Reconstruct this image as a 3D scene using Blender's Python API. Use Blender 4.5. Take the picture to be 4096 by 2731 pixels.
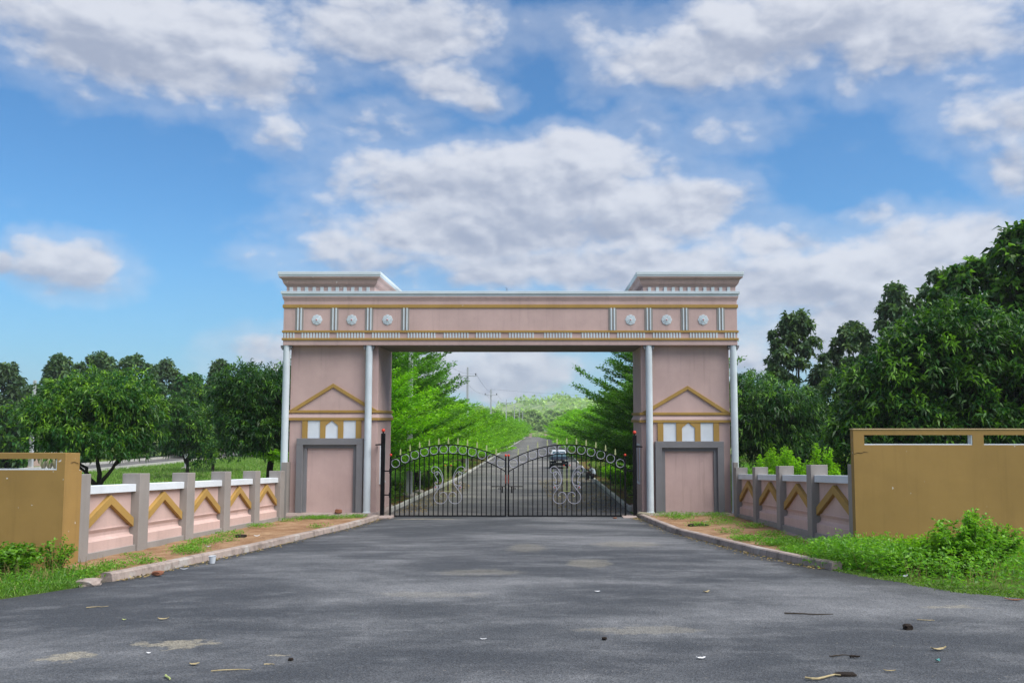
import bpy, bmesh, math, random
import numpy as np
from mathutils import Vector, Matrix
R = math.radians
random.seed(7)
rng = np.random.default_rng(11)
S = bpy.context.scene
for o in list(bpy.data.objects): bpy.data.objects.remove(o)

# ------------------------------------------------------------------ camera
cam = bpy.data.cameras.new('camera'); co = bpy.data.objects.new('camera', cam)
S.collection.objects.link(co); S.camera = co
CY, CZ, FPX, PPX, PPY = -35.5, 3.88, 3550.0, 2175.0, 1365.5
PITCH = math.atan(305 / FPX)
co.location = (0, CY, CZ); co.rotation_euler = (R(90) + PITCH, 0, 0)
cam.sensor_width = 36; cam.lens = FPX / 4096 * 36
cam.shift_x = -(PPX - 2048) / 4096
cam.clip_start = .1; cam.clip_end = 6000
S.render.resolution_x, S.render.resolution_y = 1024, 682

# ------------------------------------------------------------------ light
SUN_EL, SUN_AZ = 54, 118         # degrees; azimuth clockwise from +Y (away from the camera)
sd = bpy.data.lights.new('sun', 'SUN'); so = bpy.data.objects.new('sun', sd); S.collection.objects.link(so)
sd.energy = 1.5; sd.angle = R(60); sd.color = (1, .95, .88)
sv = Vector((math.sin(R(SUN_AZ)) * math.cos(R(SUN_EL)), math.cos(R(SUN_AZ)) * math.cos(R(SUN_EL)), math.sin(R(SUN_EL))))
so.rotation_euler = sv.to_track_quat('Z', 'Y').to_euler()
S.view_settings.view_transform = 'Standard'; S.view_settings.look = 'None'
S.view_settings.gamma = 1; S.view_settings.use_curve_mapping = False
S.view_settings.exposure = 2.05
S.cycles.max_bounces = 6; S.cycles.diffuse_bounces = 3; S.cycles.transmission_bounces = 4
S.cycles.sample_clamp_indirect = 6
S.cycles.use_denoising = True

# ------------------------------------------------------------------ node helpers
class NT:
    def __init__(s, tree): s.t = tree; s.n = tree.nodes; s.l = tree.links
    def node(s, typ, **kw):
        n = s.n.new(typ)
        for k, v in kw.items(): setattr(n, k, v)
        return n
    def put(s, sock, v):
        if hasattr(v, 'is_output'): s.l.new(v, sock)
        elif v is not None:
            if sock.type == 'RGBA' and len(v) == 3: v = (*v, 1)
            sock.default_value = v
    def m(s, op, a, b=None, c=None, clamp=False):
        n = s.node('ShaderNodeMath', operation=op, use_clamp=clamp)
        s.put(n.inputs[0], a)
        if b is not None: s.put(n.inputs[1], b)
        if c is not None: s.put(n.inputs[2], c)
        return n.outputs[0]
    def vm(s, op, a, b=None):
        n = s.node('ShaderNodeVectorMath', operation=op)
        s.put(n.inputs[0], a)
        if b is not None: s.put(n.inputs[1], b)
        return n.outputs[0]
    def noise(s, vec, scale, detail=4, rough=.55, out='Fac', **kw):
        n = s.node('ShaderNodeTexNoise', **kw)
        if vec is not None: s.put(n.inputs['Vector'], vec)
        n.inputs['Scale'].default_value = scale; n.inputs['Detail'].default_value = detail
        n.inputs['Roughness'].default_value = rough
        return n.outputs[out]
    def ss(s, v, lo, hi, a=0., b=1.):
        n = s.node('ShaderNodeMapRange', interpolation_type='SMOOTHSTEP')
        s.put(n.inputs[0], v); n.inputs[1].default_value = lo; n.inputs[2].default_value = hi
        n.inputs[3].default_value = a; n.inputs[4].default_value = b
        return n.outputs[0]
    def mix(s, f, a, b, blend='MIX'):
        n = s.node('ShaderNodeMix', data_type='RGBA', blend_type=blend)
        s.put(n.inputs[0], f); s.put(n.inputs[6], a); s.put(n.inputs[7], b)
        return n.outputs[2]

# ------------------------------------------------------------------ sky: Nishita with cumulus cloud
W = bpy.data.worlds.new('World'); S.world = W; W.use_nodes = True
def angles(px, py):
    a = (px - PPX) / FPX; b = -(py - PPY) / FPX; c, s = math.cos(PITCH), math.sin(PITCH)
    v = Vector((a, c - s * b, s + c * b)).normalized()
    return math.atan2(v.x, v.y), math.asin(v.z)
CLOUDS = [  # in the photograph's directions: px, py (of 2352 x 1568), half width, half height, weight
    (330, 85, 400, 105, 1.0), (600, 165, 130, 80, .95), (860, 65, 250, 85, 1.0), (180, 60, 170, 60, .7),
    (1010, 190, 95, 45, .7), (1090, 225, 70, 40, .65), (860, 290, 120, 45, .5), (640, 305, 70, 45, .55), (160, 195, 50, 40, .35),
    (1640, 120, 280, 85, 1.0), (1450, 110, 70, 30, .6), (1900, 35, 560, 70, .95), (2170, 100, 260, 80, .85), (1380, 185, 60, 40, .4),
    (1940, 180, 50, 25, .45), (2270, 255, 130, 90, .75), (2330, 375, 80, 60, .7), (2150, 215, 60, 40, .35),
    (1480, 290, 70, 45, .4), (1690, 290, 90, 40, .32),
    (1180, 430, 430, 95, 1.1), (900, 400, 170, 60, .9), (1350, 375, 220, 70, 1.0), (1520, 470, 200, 60, 1.0), (1290, 330, 80, 40, .6),
    (1150, 540, 420, 70, 1.1), (1350, 620, 480, 60, 1.0), (770, 575, 100, 55, .75), (700, 505, 50, 35, .4), (900, 620, 250, 50, .7),
    (1760, 570, 140, 80, .9), (2170, 560, 210, 80, 1.0), (1950, 640, 440, 70, 1.05), (2100, 740, 420, 80, .95), (1720, 830, 80, 50, .8), (2020, 500, 60, 25, .6),
    (175, 610, 105, 65, .95), (5, 600, 40, 28, .7), (590, 810, 110, 40, .6), (1150, 850, 160, 60, .8), (1000, 830, 120, 50, .5)]
def build_world():
    n = NT(W.node_tree); n.n.clear()
    out = n.node('ShaderNodeOutputWorld'); bg = n.node('ShaderNodeBackground'); n.l.new(bg.outputs[0], out.inputs[0])
    sky = n.node('ShaderNodeTexSky', sky_type='NISHITA'); sky.sun_disc = False
    sky.sun_elevation = R(SUN_EL); sky.sun_rotation = R(SUN_AZ); sky.altitude = 300
    sky.air_density = 1.0; sky.dust_density = .35; sky.ozone_density = 2.2
    tc = n.node('ShaderNodeTexCoord').outputs['Generated']
    sp = n.node('ShaderNodeSeparateXYZ'); n.l.new(tc, sp.inputs[0]); x, y, z = sp.outputs
    zc = n.m('MINIMUM', n.m('MAXIMUM', z, -1), 1)
    wn = n.noise(tc, 9, 5, .6, 'Color'); wv = n.node('ShaderNodeSeparateColor'); n.l.new(wn, wv.inputs[0])
    az = n.m('ADD', n.m('ARCTAN2', x, y), n.m('MULTIPLY', n.m('SUBTRACT', wv.outputs[0], .5), .085))
    el = n.m('ADD', n.m('ARCSINE', zc), n.m('MULTIPLY', n.m('SUBTRACT', wv.outputs[1], .5), .05))
    F = None; G = None
    for px, py, rx, ry, w in CLOUDS:
        k = 4096 / 2352
        a0, e0 = angles(px * k, py * k)
        ra, re = rx * k / FPX * 1.2, ry * k / FPX * 1.25
        dx = n.m('MULTIPLY', n.m('SUBTRACT', az, a0), 1 / ra); dy = n.m('MULTIPLY', n.m('SUBTRACT', el, e0), 1 / re)
        r2 = n.m('ADD', n.m('MULTIPLY', dx, dx), n.m('MULTIPLY', dy, dy))
        v = n.m('MULTIPLY_ADD', r2, -w, w)
        v = n.m('MAXIMUM', v, -1.0)
        F = v if F is None else n.m('SMOOTH_MAX', F, v, .25)
        # lit tops: height above the cloud's own middle, weighted by how much we are in it
        g = n.m('MULTIPLY', n.m('MAXIMUM', v, 0), dy)
        G = g if G is None else n.m('ADD', G, g)
    # the same kind of broken cloud everywhere else
    st = n.vm('MULTIPLY', tc, (1, 1, 1.7))
    far = n.m('MULTIPLY', n.m('SUBTRACT', n.noise(st, 2.3, 3, .5), .44), 5.0)
    ia = n.ss(n.m('ABSOLUTE', n.m('ADD', az, .02)), .58, .75); ie = n.ss(el, .46, .58)
    outw = n.m('MAXIMUM', ia, ie)
    F = n.m('MAXIMUM', F, n.m('SUBTRACT', n.m('MULTIPLY', n.m('ADD', far, 1), outw), 1))
    f1 = n.noise(st, 6.5, 9, .56); f2 = n.noise(n.vm('ADD', st, (0.016, 0, .04)), 6.5, 9, .56)
    fine = n.noise(st, 34, 6, .62)
    def puffs(vec):
        q = n.noise(vec, 15, 4, .5)
        return n.m('MULTIPLY_ADD', n.m('ABSOLUTE', n.m('MULTIPLY_ADD', q, 2., -1.)), 1.5, -.26)
    pf = puffs(st); pf2 = puffs(n.vm('ADD', st, (.006, 0, .014)))
    dens = n.m('ADD', n.m('MULTIPLY', F, .62), n.m('MULTIPLY', n.m('SUBTRACT', f1, .5), 1.25))
    dens = n.m('ADD', dens, n.m('MULTIPLY', n.m('SUBTRACT', fine, .5), .24))
    dens = n.m('ADD', dens, n.m('MULTIPLY', pf, .32))
    mask = n.m('MAXIMUM', n.ss(dens, -.08, .44), n.m('MULTIPLY', n.ss(dens, -.42, .12), .30))
    lit = n.m('ADD', n.m('MULTIPLY', n.m('SUBTRACT', f1, f2), 1.7), n.m('MULTIPLY', G, .60))
    lit = n.m('ADD', lit, n.m('MULTIPLY', n.m('SUBTRACT', fine, .5), .22))
    lit = n.m('ADD', lit, n.m('MULTIPLY', n.m('SUBTRACT', pf, pf2), .7))
    lit = n.m('ADD', lit, n.m('MULTIPLY', n.m('SUBTRACT', .55, dens), .36))
    lit = n.ss(lit, -.55, .50)
    ccol = n.mix(lit, (1.9, 2.15, 2.75), (3.65, 3.8, 4.15))
    tint = n.mix(1.0, sky.outputs[0], (.285, .55, .72), 'MULTIPLY')
    hz = n.ss(el, -.02, .24, .50, 0.)         # paler air low down
    tint = n.mix(hz, tint, (1.2, 2.25, 3.25))
    mk = n.m('MULTIPLY', mask, .93)
    n.l.new(n.mix(mk, tint, ccol), bg.inputs[0])
    bg.inputs[1].default_value = .05
build_world()

# ------------------------------------------------------------------ materials
MATS = {}
def newmat(name):
    m = bpy.data.materials.new(name); m.use_nodes = True
    n = NT(m.node_tree); n.n.clear()
    out = n.node('ShaderNodeOutputMaterial'); b = n.node('ShaderNodeBsdfPrincipled')
    n.l.new(b.outputs[0], out.inputs[0]); MATS[name] = m
    return m, n, b, out
def pos(n): return n.node('ShaderNodeNewGeometry').outputs['Position']
def bump(n, b, h, dist=.01, st=.5):
    k = n.node('ShaderNodeBump'); k.inputs['Strength'].default_value = st; k.inputs['Distance'].default_value = dist
    n.l.new(h, k.inputs['Height']); n.l.new(k.outputs[0], b.inputs['Normal'])
def plaster(name, col, stain=.18, chips=.74, chipcol=(.75, .75, .73), rough=.8, dirt=(.12, .10, .075)):
    m, n, b, _ = newmat(name); P = pos(n)
    c = n.mix(n.ss(n.noise(P, .8, 5, .6), .3, .72), [v * .9 for v in col], [min(.92, v * 1.06) for v in col])
    streak = n.noise(n.vm('MULTIPLY', P, (5.5, 5.5, .30)), 1.0, 7, .66)
    c = n.mix(n.m('MULTIPLY', n.ss(streak, .50, .74), stain), c, dirt)
    blot = n.noise(P, 2.6, 7, .68)
    c = n.mix(n.m('MULTIPLY', n.ss(blot, .58, .78), stain * .9), c, dirt)
    ch = n.noise(P, 7.5, 3, .5)
    c = n.mix(n.ss(ch, chips, chips + .012), c, chipcol)
    n.l.new(c, b.inputs['Base Color']); b.inputs['Roughness'].default_value = rough
    b.inputs['Specular IOR Level'].default_value = .3
    h = n.m('ADD', n.noise(P, 90, 3, .6), n.m('MULTIPLY', n.noise(P, 4, 3), 1.5))
    bump(n, b, h, .006, .45)
    return m
def simple(name, col, rough=.5, metal=0, spec=.5, var=.15, scale=12, bmp=.0):
    m, n, b, _ = newmat(name); P = pos(n)
    c = n.mix(n.noise(P, scale, 5, .6), [v * (1 - var) for v in col], [min(.95, v * (1 + var)) for v in col])
    n.l.new(c, b.inputs['Base Color']); b.inputs['Roughness'].default_value = rough
    b.inputs['Metallic'].default_value = metal; b.inputs['Specular IOR Level'].default_value = spec
    if bmp: bump(n, b, n.noise(P, scale * 6, 4, .6), .01, bmp)
    return m
def leafmat(name, dark, light, trans=.35, rough=.42, spec=.35):
    m, n, b, out = newmat(name)
    at = n.node('ShaderNodeAttribute', attribute_name='tone', attribute_type='GEOMETRY').outputs['Fac']
    isl = n.node('ShaderNodeNewGeometry').outputs['Random Per Island']
    c = n.mix(at, dark, light)
    k = n.m('MULTIPLY', n.ss(isl, 0, 1, .70, 1.30), n.ss(n.node('ShaderNodeObjectInfo').outputs['Random'], 0, 1, .84, 1.14))
    c = n.vm('SCALE', c); sc = c.node; n.l.new(k, sc.inputs['Scale'])
    n.l.new(c, b.inputs['Base Color']); b.inputs['Roughness'].default_value = rough
    b.inputs['Specular IOR Level'].default_value = spec
    t = n.node('ShaderNodeBsdfTranslucent')
    n.l.new(n.mix(1.0, c, (1.25, 1.35, .55), 'MULTIPLY'), t.inputs[0])
    mx = n.node('ShaderNodeMixShader'); mx.inputs[0].default_value = trans
    n.l.new(b.outputs[0], mx.inputs[1]); n.l.new(t.outputs[0], mx.inputs[2]); n.l.new(mx.outputs[0], out.inputs[0])
    return m
PINK = (.50, .362, .335)
plaster('pink', PINK, .20, .765); plaster('pink_cap', PINK, .22, .70)
plaster('pink_wall', (.53, .385, .35), .16, .78)
plaster('ochre', (.36, .225, .062), .16, .765, (.55, .5, .45)); plaster('ochre_wall', (.30, .185, .058), .24, .735, (.55, .53, .5), dirt=(.16, .10, .03))
plaster('pale_ochre', (.48, .36, .20), .15, .8); plaster('white', (.54, .61, .65), .05, .9, dirt=(.35, .35, .33)); plaster('white_plain', (.62, .67, .72), .03, .9, dirt=(.4, .4, .36))
plaster('grey', (.175, .175, .185), .12, .79, (.3, .3, .3)); plaster('grey_post', (.27, .25, .235), .15, .78, (.4, .39, .37))
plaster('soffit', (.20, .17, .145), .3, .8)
plaster('concrete', (.32, .29, .27), .75, .80, (.2, .15, .1), .9, (.10, .075, .065))
plaster('pink_concrete', (.34, .275, .25), .85, .80, (.3, .3, .28), .9, (.10, .075, .06))
plaster('old_kerb', (.33, .27, .24), .5, .76, (.42, .40, .36), .9, (.10, .085, .07))
def _weather():
    m = MATS['old_kerb']; n = NT(m.node_tree); b = [q for q in n.n if q.type == 'BSDF_PRINCIPLED'][0]; P = pos(n)
    src = b.inputs['Base Color'].links[0].from_socket
    k = n.m('MULTIPLY', n.ss(n.noise(P, 2.2, 8, .72), .46, .68), .70)
    c = n.mix(k, src, (.085, .070, .060)); c = n.mix(n.ss(n.noise(P, 1.3, 6, .7), .52, .66), c, (.36, .335, .31))
    n.l.new(c, b.inputs['Base Color']); bump(n, b, n.noise(P, 22, 6, .7), .015, .7)
_weather()
plaster('pole_concrete', (.40, .42, .44), .15, .85)
plaster('kerb_paint', (.42, .42, .39), .7, .72, (.2, .18, .15), .9, (.11, .09, .06))
simple('black_metal', (.0025, .0025, .0035), .5, 0, .18, .2)
simple('red_paint', (.55, .035, .012), .35)
simple('old_red', (.20, .03, .015), .5); simple('white_metal', (.40, .40, .48), .4); simple('finial_paint', (.42, .45, .22), .5); simple('green_paint', (.36, .42, .14), .5)
simple('bark', (.045, .036, .028), .9, 0, .2, .4, 9, .6); simple('twig', (.05, .045, .025), .85, 0, .2, .3)
simple('stone', (.22, .20, .15), .9, 0, .2, .5, 9, .8); simple('red_stone', (.20, .085, .05), .9, 0, .2, .5, 12, .8)
simple('car_paint', (.003, .007, .018), .38, 0, .22, .05); simple('car_white', (.62, .66, .70), .25); simple('car_black', (.008, .008, .009), .5)
simple('car_glass', (.04, .085, .11), .12, 0, .5, .05); simple('chrome', (.6, .58, .56), .2, 1); simple('tyre', (.012, .012, .012), .85)
simple('plate', (.75, .75, .75), .5, 0, .3, .02); simple('lamp_glass', (.5, .5, .5), .1); simple('lettering', (.04, .04, .05), .6)
simple('skin', (.055, .030, .020), .55); simple('hair', (.006, .006, .006), .6); simple('shirt', (.42, .50, .58), .8, 0, .2, .12, 9)
simple('trousers', (.010, .010, .014), .85); simple('sandal', (.03, .02, .015), .8)
simple('straw', (.34, .28, .16), .8, 0, .2, .3); simple('paper', (.70, .71, .73), .7); simple('plastic', (.5, .54, .58), .3)
simple('dung', (.02, .015, .012), .9, 0, .2, .4, 20, .8); simple('purple_film', (.42, .40, .50), .4); simple('teal_paper', (.10, .32, .30), .6)
simple('wire', (.03, .03, .035), .5); simple('mesh_metal', (.10, .10, .10), .5)
leafmat('mango_leaf', (.018, .085, .016), (.21, .40, .026), .35)
leafmat('dark_leaf', (.015, .072, .016), (.17, .38, .028), .30)
leafmat('teak_leaf', (.045, .10, .048), (.14, .23, .06), .34, .6)
leafmat('bright_leaf', (.065, .24, .009), (.30, .60, .018), .46)
leafmat('avenue_dark_leaf', (.022, .11, .014), (.17, .40, .020), .40)
leafmat('weed_leaf', (.06, .20, .016), (.22, .43, .035), .45)
leafmat('grass_leaf', (.06, .17, .016), (.24, .36, .07), .42)
leafmat('lawn_blade', (.09, .22, .025), (.26, .40, .10), .45)
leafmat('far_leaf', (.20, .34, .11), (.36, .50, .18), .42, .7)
leafmat('dry_leaf', (.20, .13, .05), (.34, .27, .12), .2, .8)
leafmat('plume', (.45, .42, .34), (.6, .56, .46), .4, .8)

def road_material(name, base, dust, k):
    m, n, b, _ = newmat(name); P = pos(n)
    st = n.vm('MULTIPLY', P, (.55, 1.0, 1))
    big = n.noise(st, .33, 8, .62); mid = n.noise(st, 1.5, 7, .65)
    d = n.m('ADD', n.ss(big, .40, .66, 0, .75), n.ss(mid, .48, .74, 0, .5))
    c = n.mix(n.m('MULTIPLY', d, k, clamp=True), base, dust)
    # swept tyre arcs of dust
    wv = n.node('ShaderNodeTexWave', wave_type='RINGS', rings_direction='SPHERICAL')
    n.l.new(n.vm('ADD', P, (9, 24, 0)), wv.inputs[0]); wv.inputs['Scale'].default_value = .42
    wv.inputs['Distortion'].default_value = 9; wv.inputs['Detail'].default_value = 4; wv.inputs['Detail Scale'].default_value = .7
    arc = n.m('MULTIPLY', n.ss(wv.outputs['Fac'], .80, 1.0), n.ss(big, .42, .62))
    c = n.mix(n.m('MULTIPLY', arc, .30), c, dust)
    if name == 'asphalt':                     # spilt sand lying on the road
        wp = n.noise(P, 3.2, 6, .7, 'Color'); wq = n.vm('SCALE', n.vm('SUBTRACT', wp, (.5, .5, .5))); wq.node.inputs['Scale'].default_value = 1.1
        Q = n.vm('ADD', P, wq); sp = n.node('ShaderNodeSeparateXYZ'); n.l.new(Q, sp.inputs[0])
        for sx, sy, rx, ry, a in SAND:
            dx = n.m('MULTIPLY', n.m('SUBTRACT', sp.outputs[0], sx), 1 / rx); dy = n.m('MULTIPLY', n.m('SUBTRACT', sp.outputs[1], sy), 1 / ry)
            e = n.m('ADD', n.m('MULTIPLY', dx, dx), n.m('MULTIPLY', dy, dy))
            c = n.mix(n.ss(e, .4, 1.25, a * .75, 0), c, (.30, .27, .20))
        tar = n.noise(P, 2.1, 5, .6)          # fresh tar along the kerbs
        yy = sp.outputs[1]
        ed = n.m('ABSOLUTE', n.m('ADD', sp.outputs[0], 1.25))
        ed = n.m('SUBTRACT', ed, n.m('MULTIPLY_ADD', n.m('MULTIPLY', yy, yy), .0046, 4.95))
        band = n.m('MULTIPLY', n.ss(n.m('ADD', ed, n.m('MULTIPLY', n.m('SUBTRACT', tar, .5), 1.3)), -.75, -.15), n.ss(yy, -23, -18.5))
        c = n.mix(n.m('MULTIPLY', band, .75), c, (.024, .025, .028))
    v = n.node('ShaderNodeTexVoronoi'); n.l.new(P, v.inputs['Vector']); v.inputs['Scale'].default_value = 62
    sc = n.node('ShaderNodeSeparateColor'); n.l.new(v.outputs['Color'], sc.inputs[0])
    agg = n.ss(sc.outputs[0], .0, 1, .68, 1.32)
    c = n.vm('SCALE', c); n.l.new(agg, c.node.inputs['Scale'])
    sp2 = n.ss(n.noise(P, 26, 3, .6), .66, .70)
    c = n.mix(n.m('MULTIPLY', sp2, .55), c, (.25, .23, .20))
    sp3 = n.ss(n.noise(P, 19, 3, .6), .66, .69)
    c = n.mix(n.m('MULTIPLY', sp3, .7), c, (.018, .018, .02))
    n.l.new(c, b.inputs['Base Color']); b.inputs['Roughness'].default_value = .82; b.inputs['Specular IOR Level'].default_value = .35
    bump(n, b, n.m('ADD', v.outputs['Distance'], n.m('MULTIPLY', n.noise(P, 30, 4, .7), .8)), .012, .6)
    return m
SAND = [(-5.0, -26.0, .32, .22, .8), (-4.1, -25.35, .45, .22, .75), (-2.75, -25.9, .11, .09, .8), (5.7, -22.7, .42, .12, .5),
        (-4.4, -1.6, 1.3, .28, .75), (.9, -17.0, .5, .9, .35), (1.15, -24.5, .8, .28, .30), (-1.8, -21.5, .9, .35, .22), (-1.2, -18.6, .9, .5, .25), (2.1, -12.5, .9, .9, .3), (-.4, -13.5, .5, 1.2, .25)]
road_material('asphalt', (.042, .047, .055), (.150, .155, .164), 1.0)
road_material('avenue_asphalt', (.085, .085, .088), (.20, .19, .175), 1.0)
def soil_material():
    m, n, b, _ = newmat('soil'); P = pos(n)
    c = n.mix(n.ss(n.noise(P, 1.6, 8, .65), .3, .7), (.22, .118, .062), (.38, .25, .145))
    c = n.mix(n.ss(n.noise(P, 9, 6, .7), .56, .72), c, (.10, .055, .03))
    c = n.mix(n.ss(n.noise(P, 30, 4, .6), .64, .70), c, (.5, .4, .28))
    n.l.new(c, b.inputs['Base Color']); b.inputs['Roughness'].default_value = .95; b.inputs['Specular IOR Level'].default_value = .15
    bump(n, b, n.m('ADD', n.noise(P, 14, 6, .7), n.noise(P, 60, 3, .6)), .03, .9)
    m, n, b, _ = newmat('verge_soil'); P = pos(n)
    c = n.mix(n.ss(n.noise(P, 1.1, 7, .65), .40, .60), (.13, .055, .028), (.07, .13, .022))
    n.l.new(c, b.inputs['Base Color']); b.inputs['Roughness'].default_value = .95; b.inputs['Specular IOR Level'].default_value = .1
    bump(n, b, n.noise(P, 14, 6, .7), .04, .9)
    m, n, b, _ = newmat('ground'); P = pos(n)
    g = n.mix(n.noise(P, .7, 8, .65), (.055, .11, .018), (.14, .20, .045))
    g = n.mix(n.ss(n.noise(P, .23, 7, .65), .58, .70), g, (.20, .11, .05))
    n.l.new(g, b.inputs['Base Color']); b.inputs['Roughness'].default_value = .95; b.inputs['Specular IOR Level'].default_value = .1
    bump(n, b, n.noise(P, 10, 6, .7), .08, .8)
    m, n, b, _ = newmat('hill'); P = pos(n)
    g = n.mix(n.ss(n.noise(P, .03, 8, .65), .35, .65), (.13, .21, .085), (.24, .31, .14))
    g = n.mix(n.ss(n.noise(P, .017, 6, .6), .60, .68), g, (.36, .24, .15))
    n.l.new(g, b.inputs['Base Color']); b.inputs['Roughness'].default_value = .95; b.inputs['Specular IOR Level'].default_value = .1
soil_material()

# ------------------------------------------------------------------ geometry helpers
COL = S.collection
def tag(o, label=None, cat=None, group=None, kind=None):
    if label: o['label'] = label
    if cat: o['category'] = cat
    if group: o['group'] = group
    if kind: o['kind'] = kind
    return o
def empty(name, loc, label, cat, group=None, rz=0):
    o = bpy.data.objects.new(name, None); COL.objects.link(o); o.location = loc; o.rotation_euler = (0, 0, rz)
    o.empty_display_size = .2
    return tag(o, label, cat, group)
def origin_of(o):
    v = Vector((0, 0, 0))
    while o: v += o.location; o = o.parent
    return v
def copy_tree(o, loc=None, rz=None, scale=None, label=None, parent=None):
    c = o.copy(); COL.objects.link(c); c.parent = parent
    for ch in list(o.children): copy_tree(ch, parent=c)
    if loc is not None: c.location = loc
    if rz is not None: c.rotation_euler = (0, 0, rz)
    if scale is not None: c.scale = scale if hasattr(scale, '__len__') else (scale,) * 3
    if label: c['label'] = label
    return c
class MB:
    def __init__(s): s.v = []; s.f = []; s.mi = []
    def add(s, vs, fs, mi=0):
        k = len(s.v); s.v += [tuple(p) for p in vs]
        for f in fs: s.f.append([i + k for i in f]); s.mi.append(mi)
        return s
    def box(s, x0, x1, y0, y1, z0, z1, mi=0):
        return s.add([(x0, y0, z0), (x1, y0, z0), (x1, y1, z0), (x0, y1, z0), (x0, y0, z1), (x1, y0, z1), (x1, y1, z1), (x0, y1, z1)],
                     [(3, 2, 1, 0), (4, 5, 6, 7), (0, 1, 5, 4), (1, 2, 6, 5), (2, 3, 7, 6), (3, 0, 4, 7)], mi)
    def prism_y(s, poly, y0, y1, mi=0):          # poly of (x, z), counter-clockwise seen from -y
        n = len(poly)
        vs = [(x, y0, z) for x, z in poly] + [(x, y1, z) for x, z in poly]
        fs = [tuple(range(n)), tuple(range(2 * n - 1, n - 1, -1))]
        fs += [(i, n + i, n + (i + 1) % n, (i + 1) % n) for i in range(n)]
        return s.add(vs, fs, mi)
    def rings(s, rings, mi=0, cap=True, closed=True):
        n = len(rings[0]); k = len(s.v); vs = [p for r in rings for p in r]; fs = []
        for a in range(len(rings) - 1):
            for i in range(n if closed else n - 1):
                j = (i + 1) % n
                fs.append((a * n + i, a * n + j, (a + 1) * n + j, (a + 1) * n + i))
        if cap: fs += [tuple(range(n - 1, -1, -1)), tuple(range((len(rings) - 1) * n, len(rings) * n))]
        return s.add(vs, fs, mi)
    def moulding(s, x0, x1, y0, y1, prof, mi=0):  # mitred moulding round a rectangle, prof = (offset, z) from below
        return s.rings([[(x0 - o, y0 - o, z), (x1 + o, y0 - o, z), (x1 + o, y1 + o, z), (x0 - o, y1 + o, z)] for o, z in prof], mi)
    def tube(s, pts, r, n=6, mi=0, cap=True):
        pts = [Vector(p) for p in pts]; rs = r if hasattr(r, '__len__') else [r] * len(pts); out = []; u = None
        for i, p in enumerate(pts):
            t = (pts[min(i + 1, len(pts) - 1)] - pts[max(i - 1, 0)]).normalized()
            if u is None: u = t.orthogonal().normalized()
            u = (u - t * u.dot(t)); u = u.normalized() if u.length > 1e-6 else t.orthogonal().normalized()
            w = t.cross(u)
            out.append([p + (u * math.cos(2 * math.pi * k / n) + w * math.sin(2 * math.pi * k / n)) * rs[i] for k in range(n)])
        return s.rings(out, mi, cap)
    def lathe(s, prof, cx, cy, n=20, mi=0):       # prof = (radius, z)
        return s.rings([[(cx + r * math.cos(2 * math.pi * k / n), cy + r * math.sin(2 * math.pi * k / n), z) for k in range(n)] for r, z in prof], mi)
    def ball(s, c, r, n=12, m=7, mi=0):
        return s.lathe([(max(1e-3, r * math.sin(math.pi * i / m)), c[2] - r * math.cos(math.pi * i / m)) for i in range(m + 1)], c[0], c[1], n, mi)
    def torus_y(s, c, R_, r, n=24, m=6, mi=0):    # ring facing -y
        pts = []
        for i in range(n):
            a = 2 * math.pi * i / n
            pts.append([(c[0] + (R_ + r * math.cos(2 * math.pi * k / m)) * math.cos(a), c[1] + r * math.sin(2 * math.pi * k / m), c[2] + (R_ + r * math.cos(2 * math.pi * k / m)) * math.sin(a)) for k in range(m)])
        pts.append(pts[0])
        return s.rings(pts, mi, False)
    def build(s, name, mats, parent=None, smooth=False, bevel=0, org=None):
        me = bpy.data.meshes.new(name)
        o0 = origin_of(parent) if parent else Vector(org or (0, 0, 0))
        me.from_pydata([(p[0] - o0.x, p[1] - o0.y, p[2] - o0.z) for p in s.v], [], s.f)
        for m in (mats if isinstance(mats, (list, tuple)) else [mats]): me.materials.append(MATS[m])
        if any(s.mi): me.polygons.foreach_set('material_index', s.mi)
        bm = bmesh.new(); bm.from_mesh(me); bmesh.ops.recalc_face_normals(bm, faces=bm.faces); bm.to_mesh(me); bm.free()
        if smooth: me.shade_smooth() if smooth is True else me.set_sharp_from_angle(angle=R(smooth))
        o = bpy.data.objects.new(name, me); COL.objects.link(o)
        if parent: o.parent = parent
        else: o.location = o0
        if bevel:
            b = o.modifiers.new('bevel', 'BEVEL'); b.width = bevel; b.segments = 2; b.limit_method = 'ANGLE'; b.angle_limit = R(40)
        return o
def share(o, loc, name=None, parent=None):
    c = o.copy(); COL.objects.link(c); c.location = loc; c.parent = parent or o.parent
    return c

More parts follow.
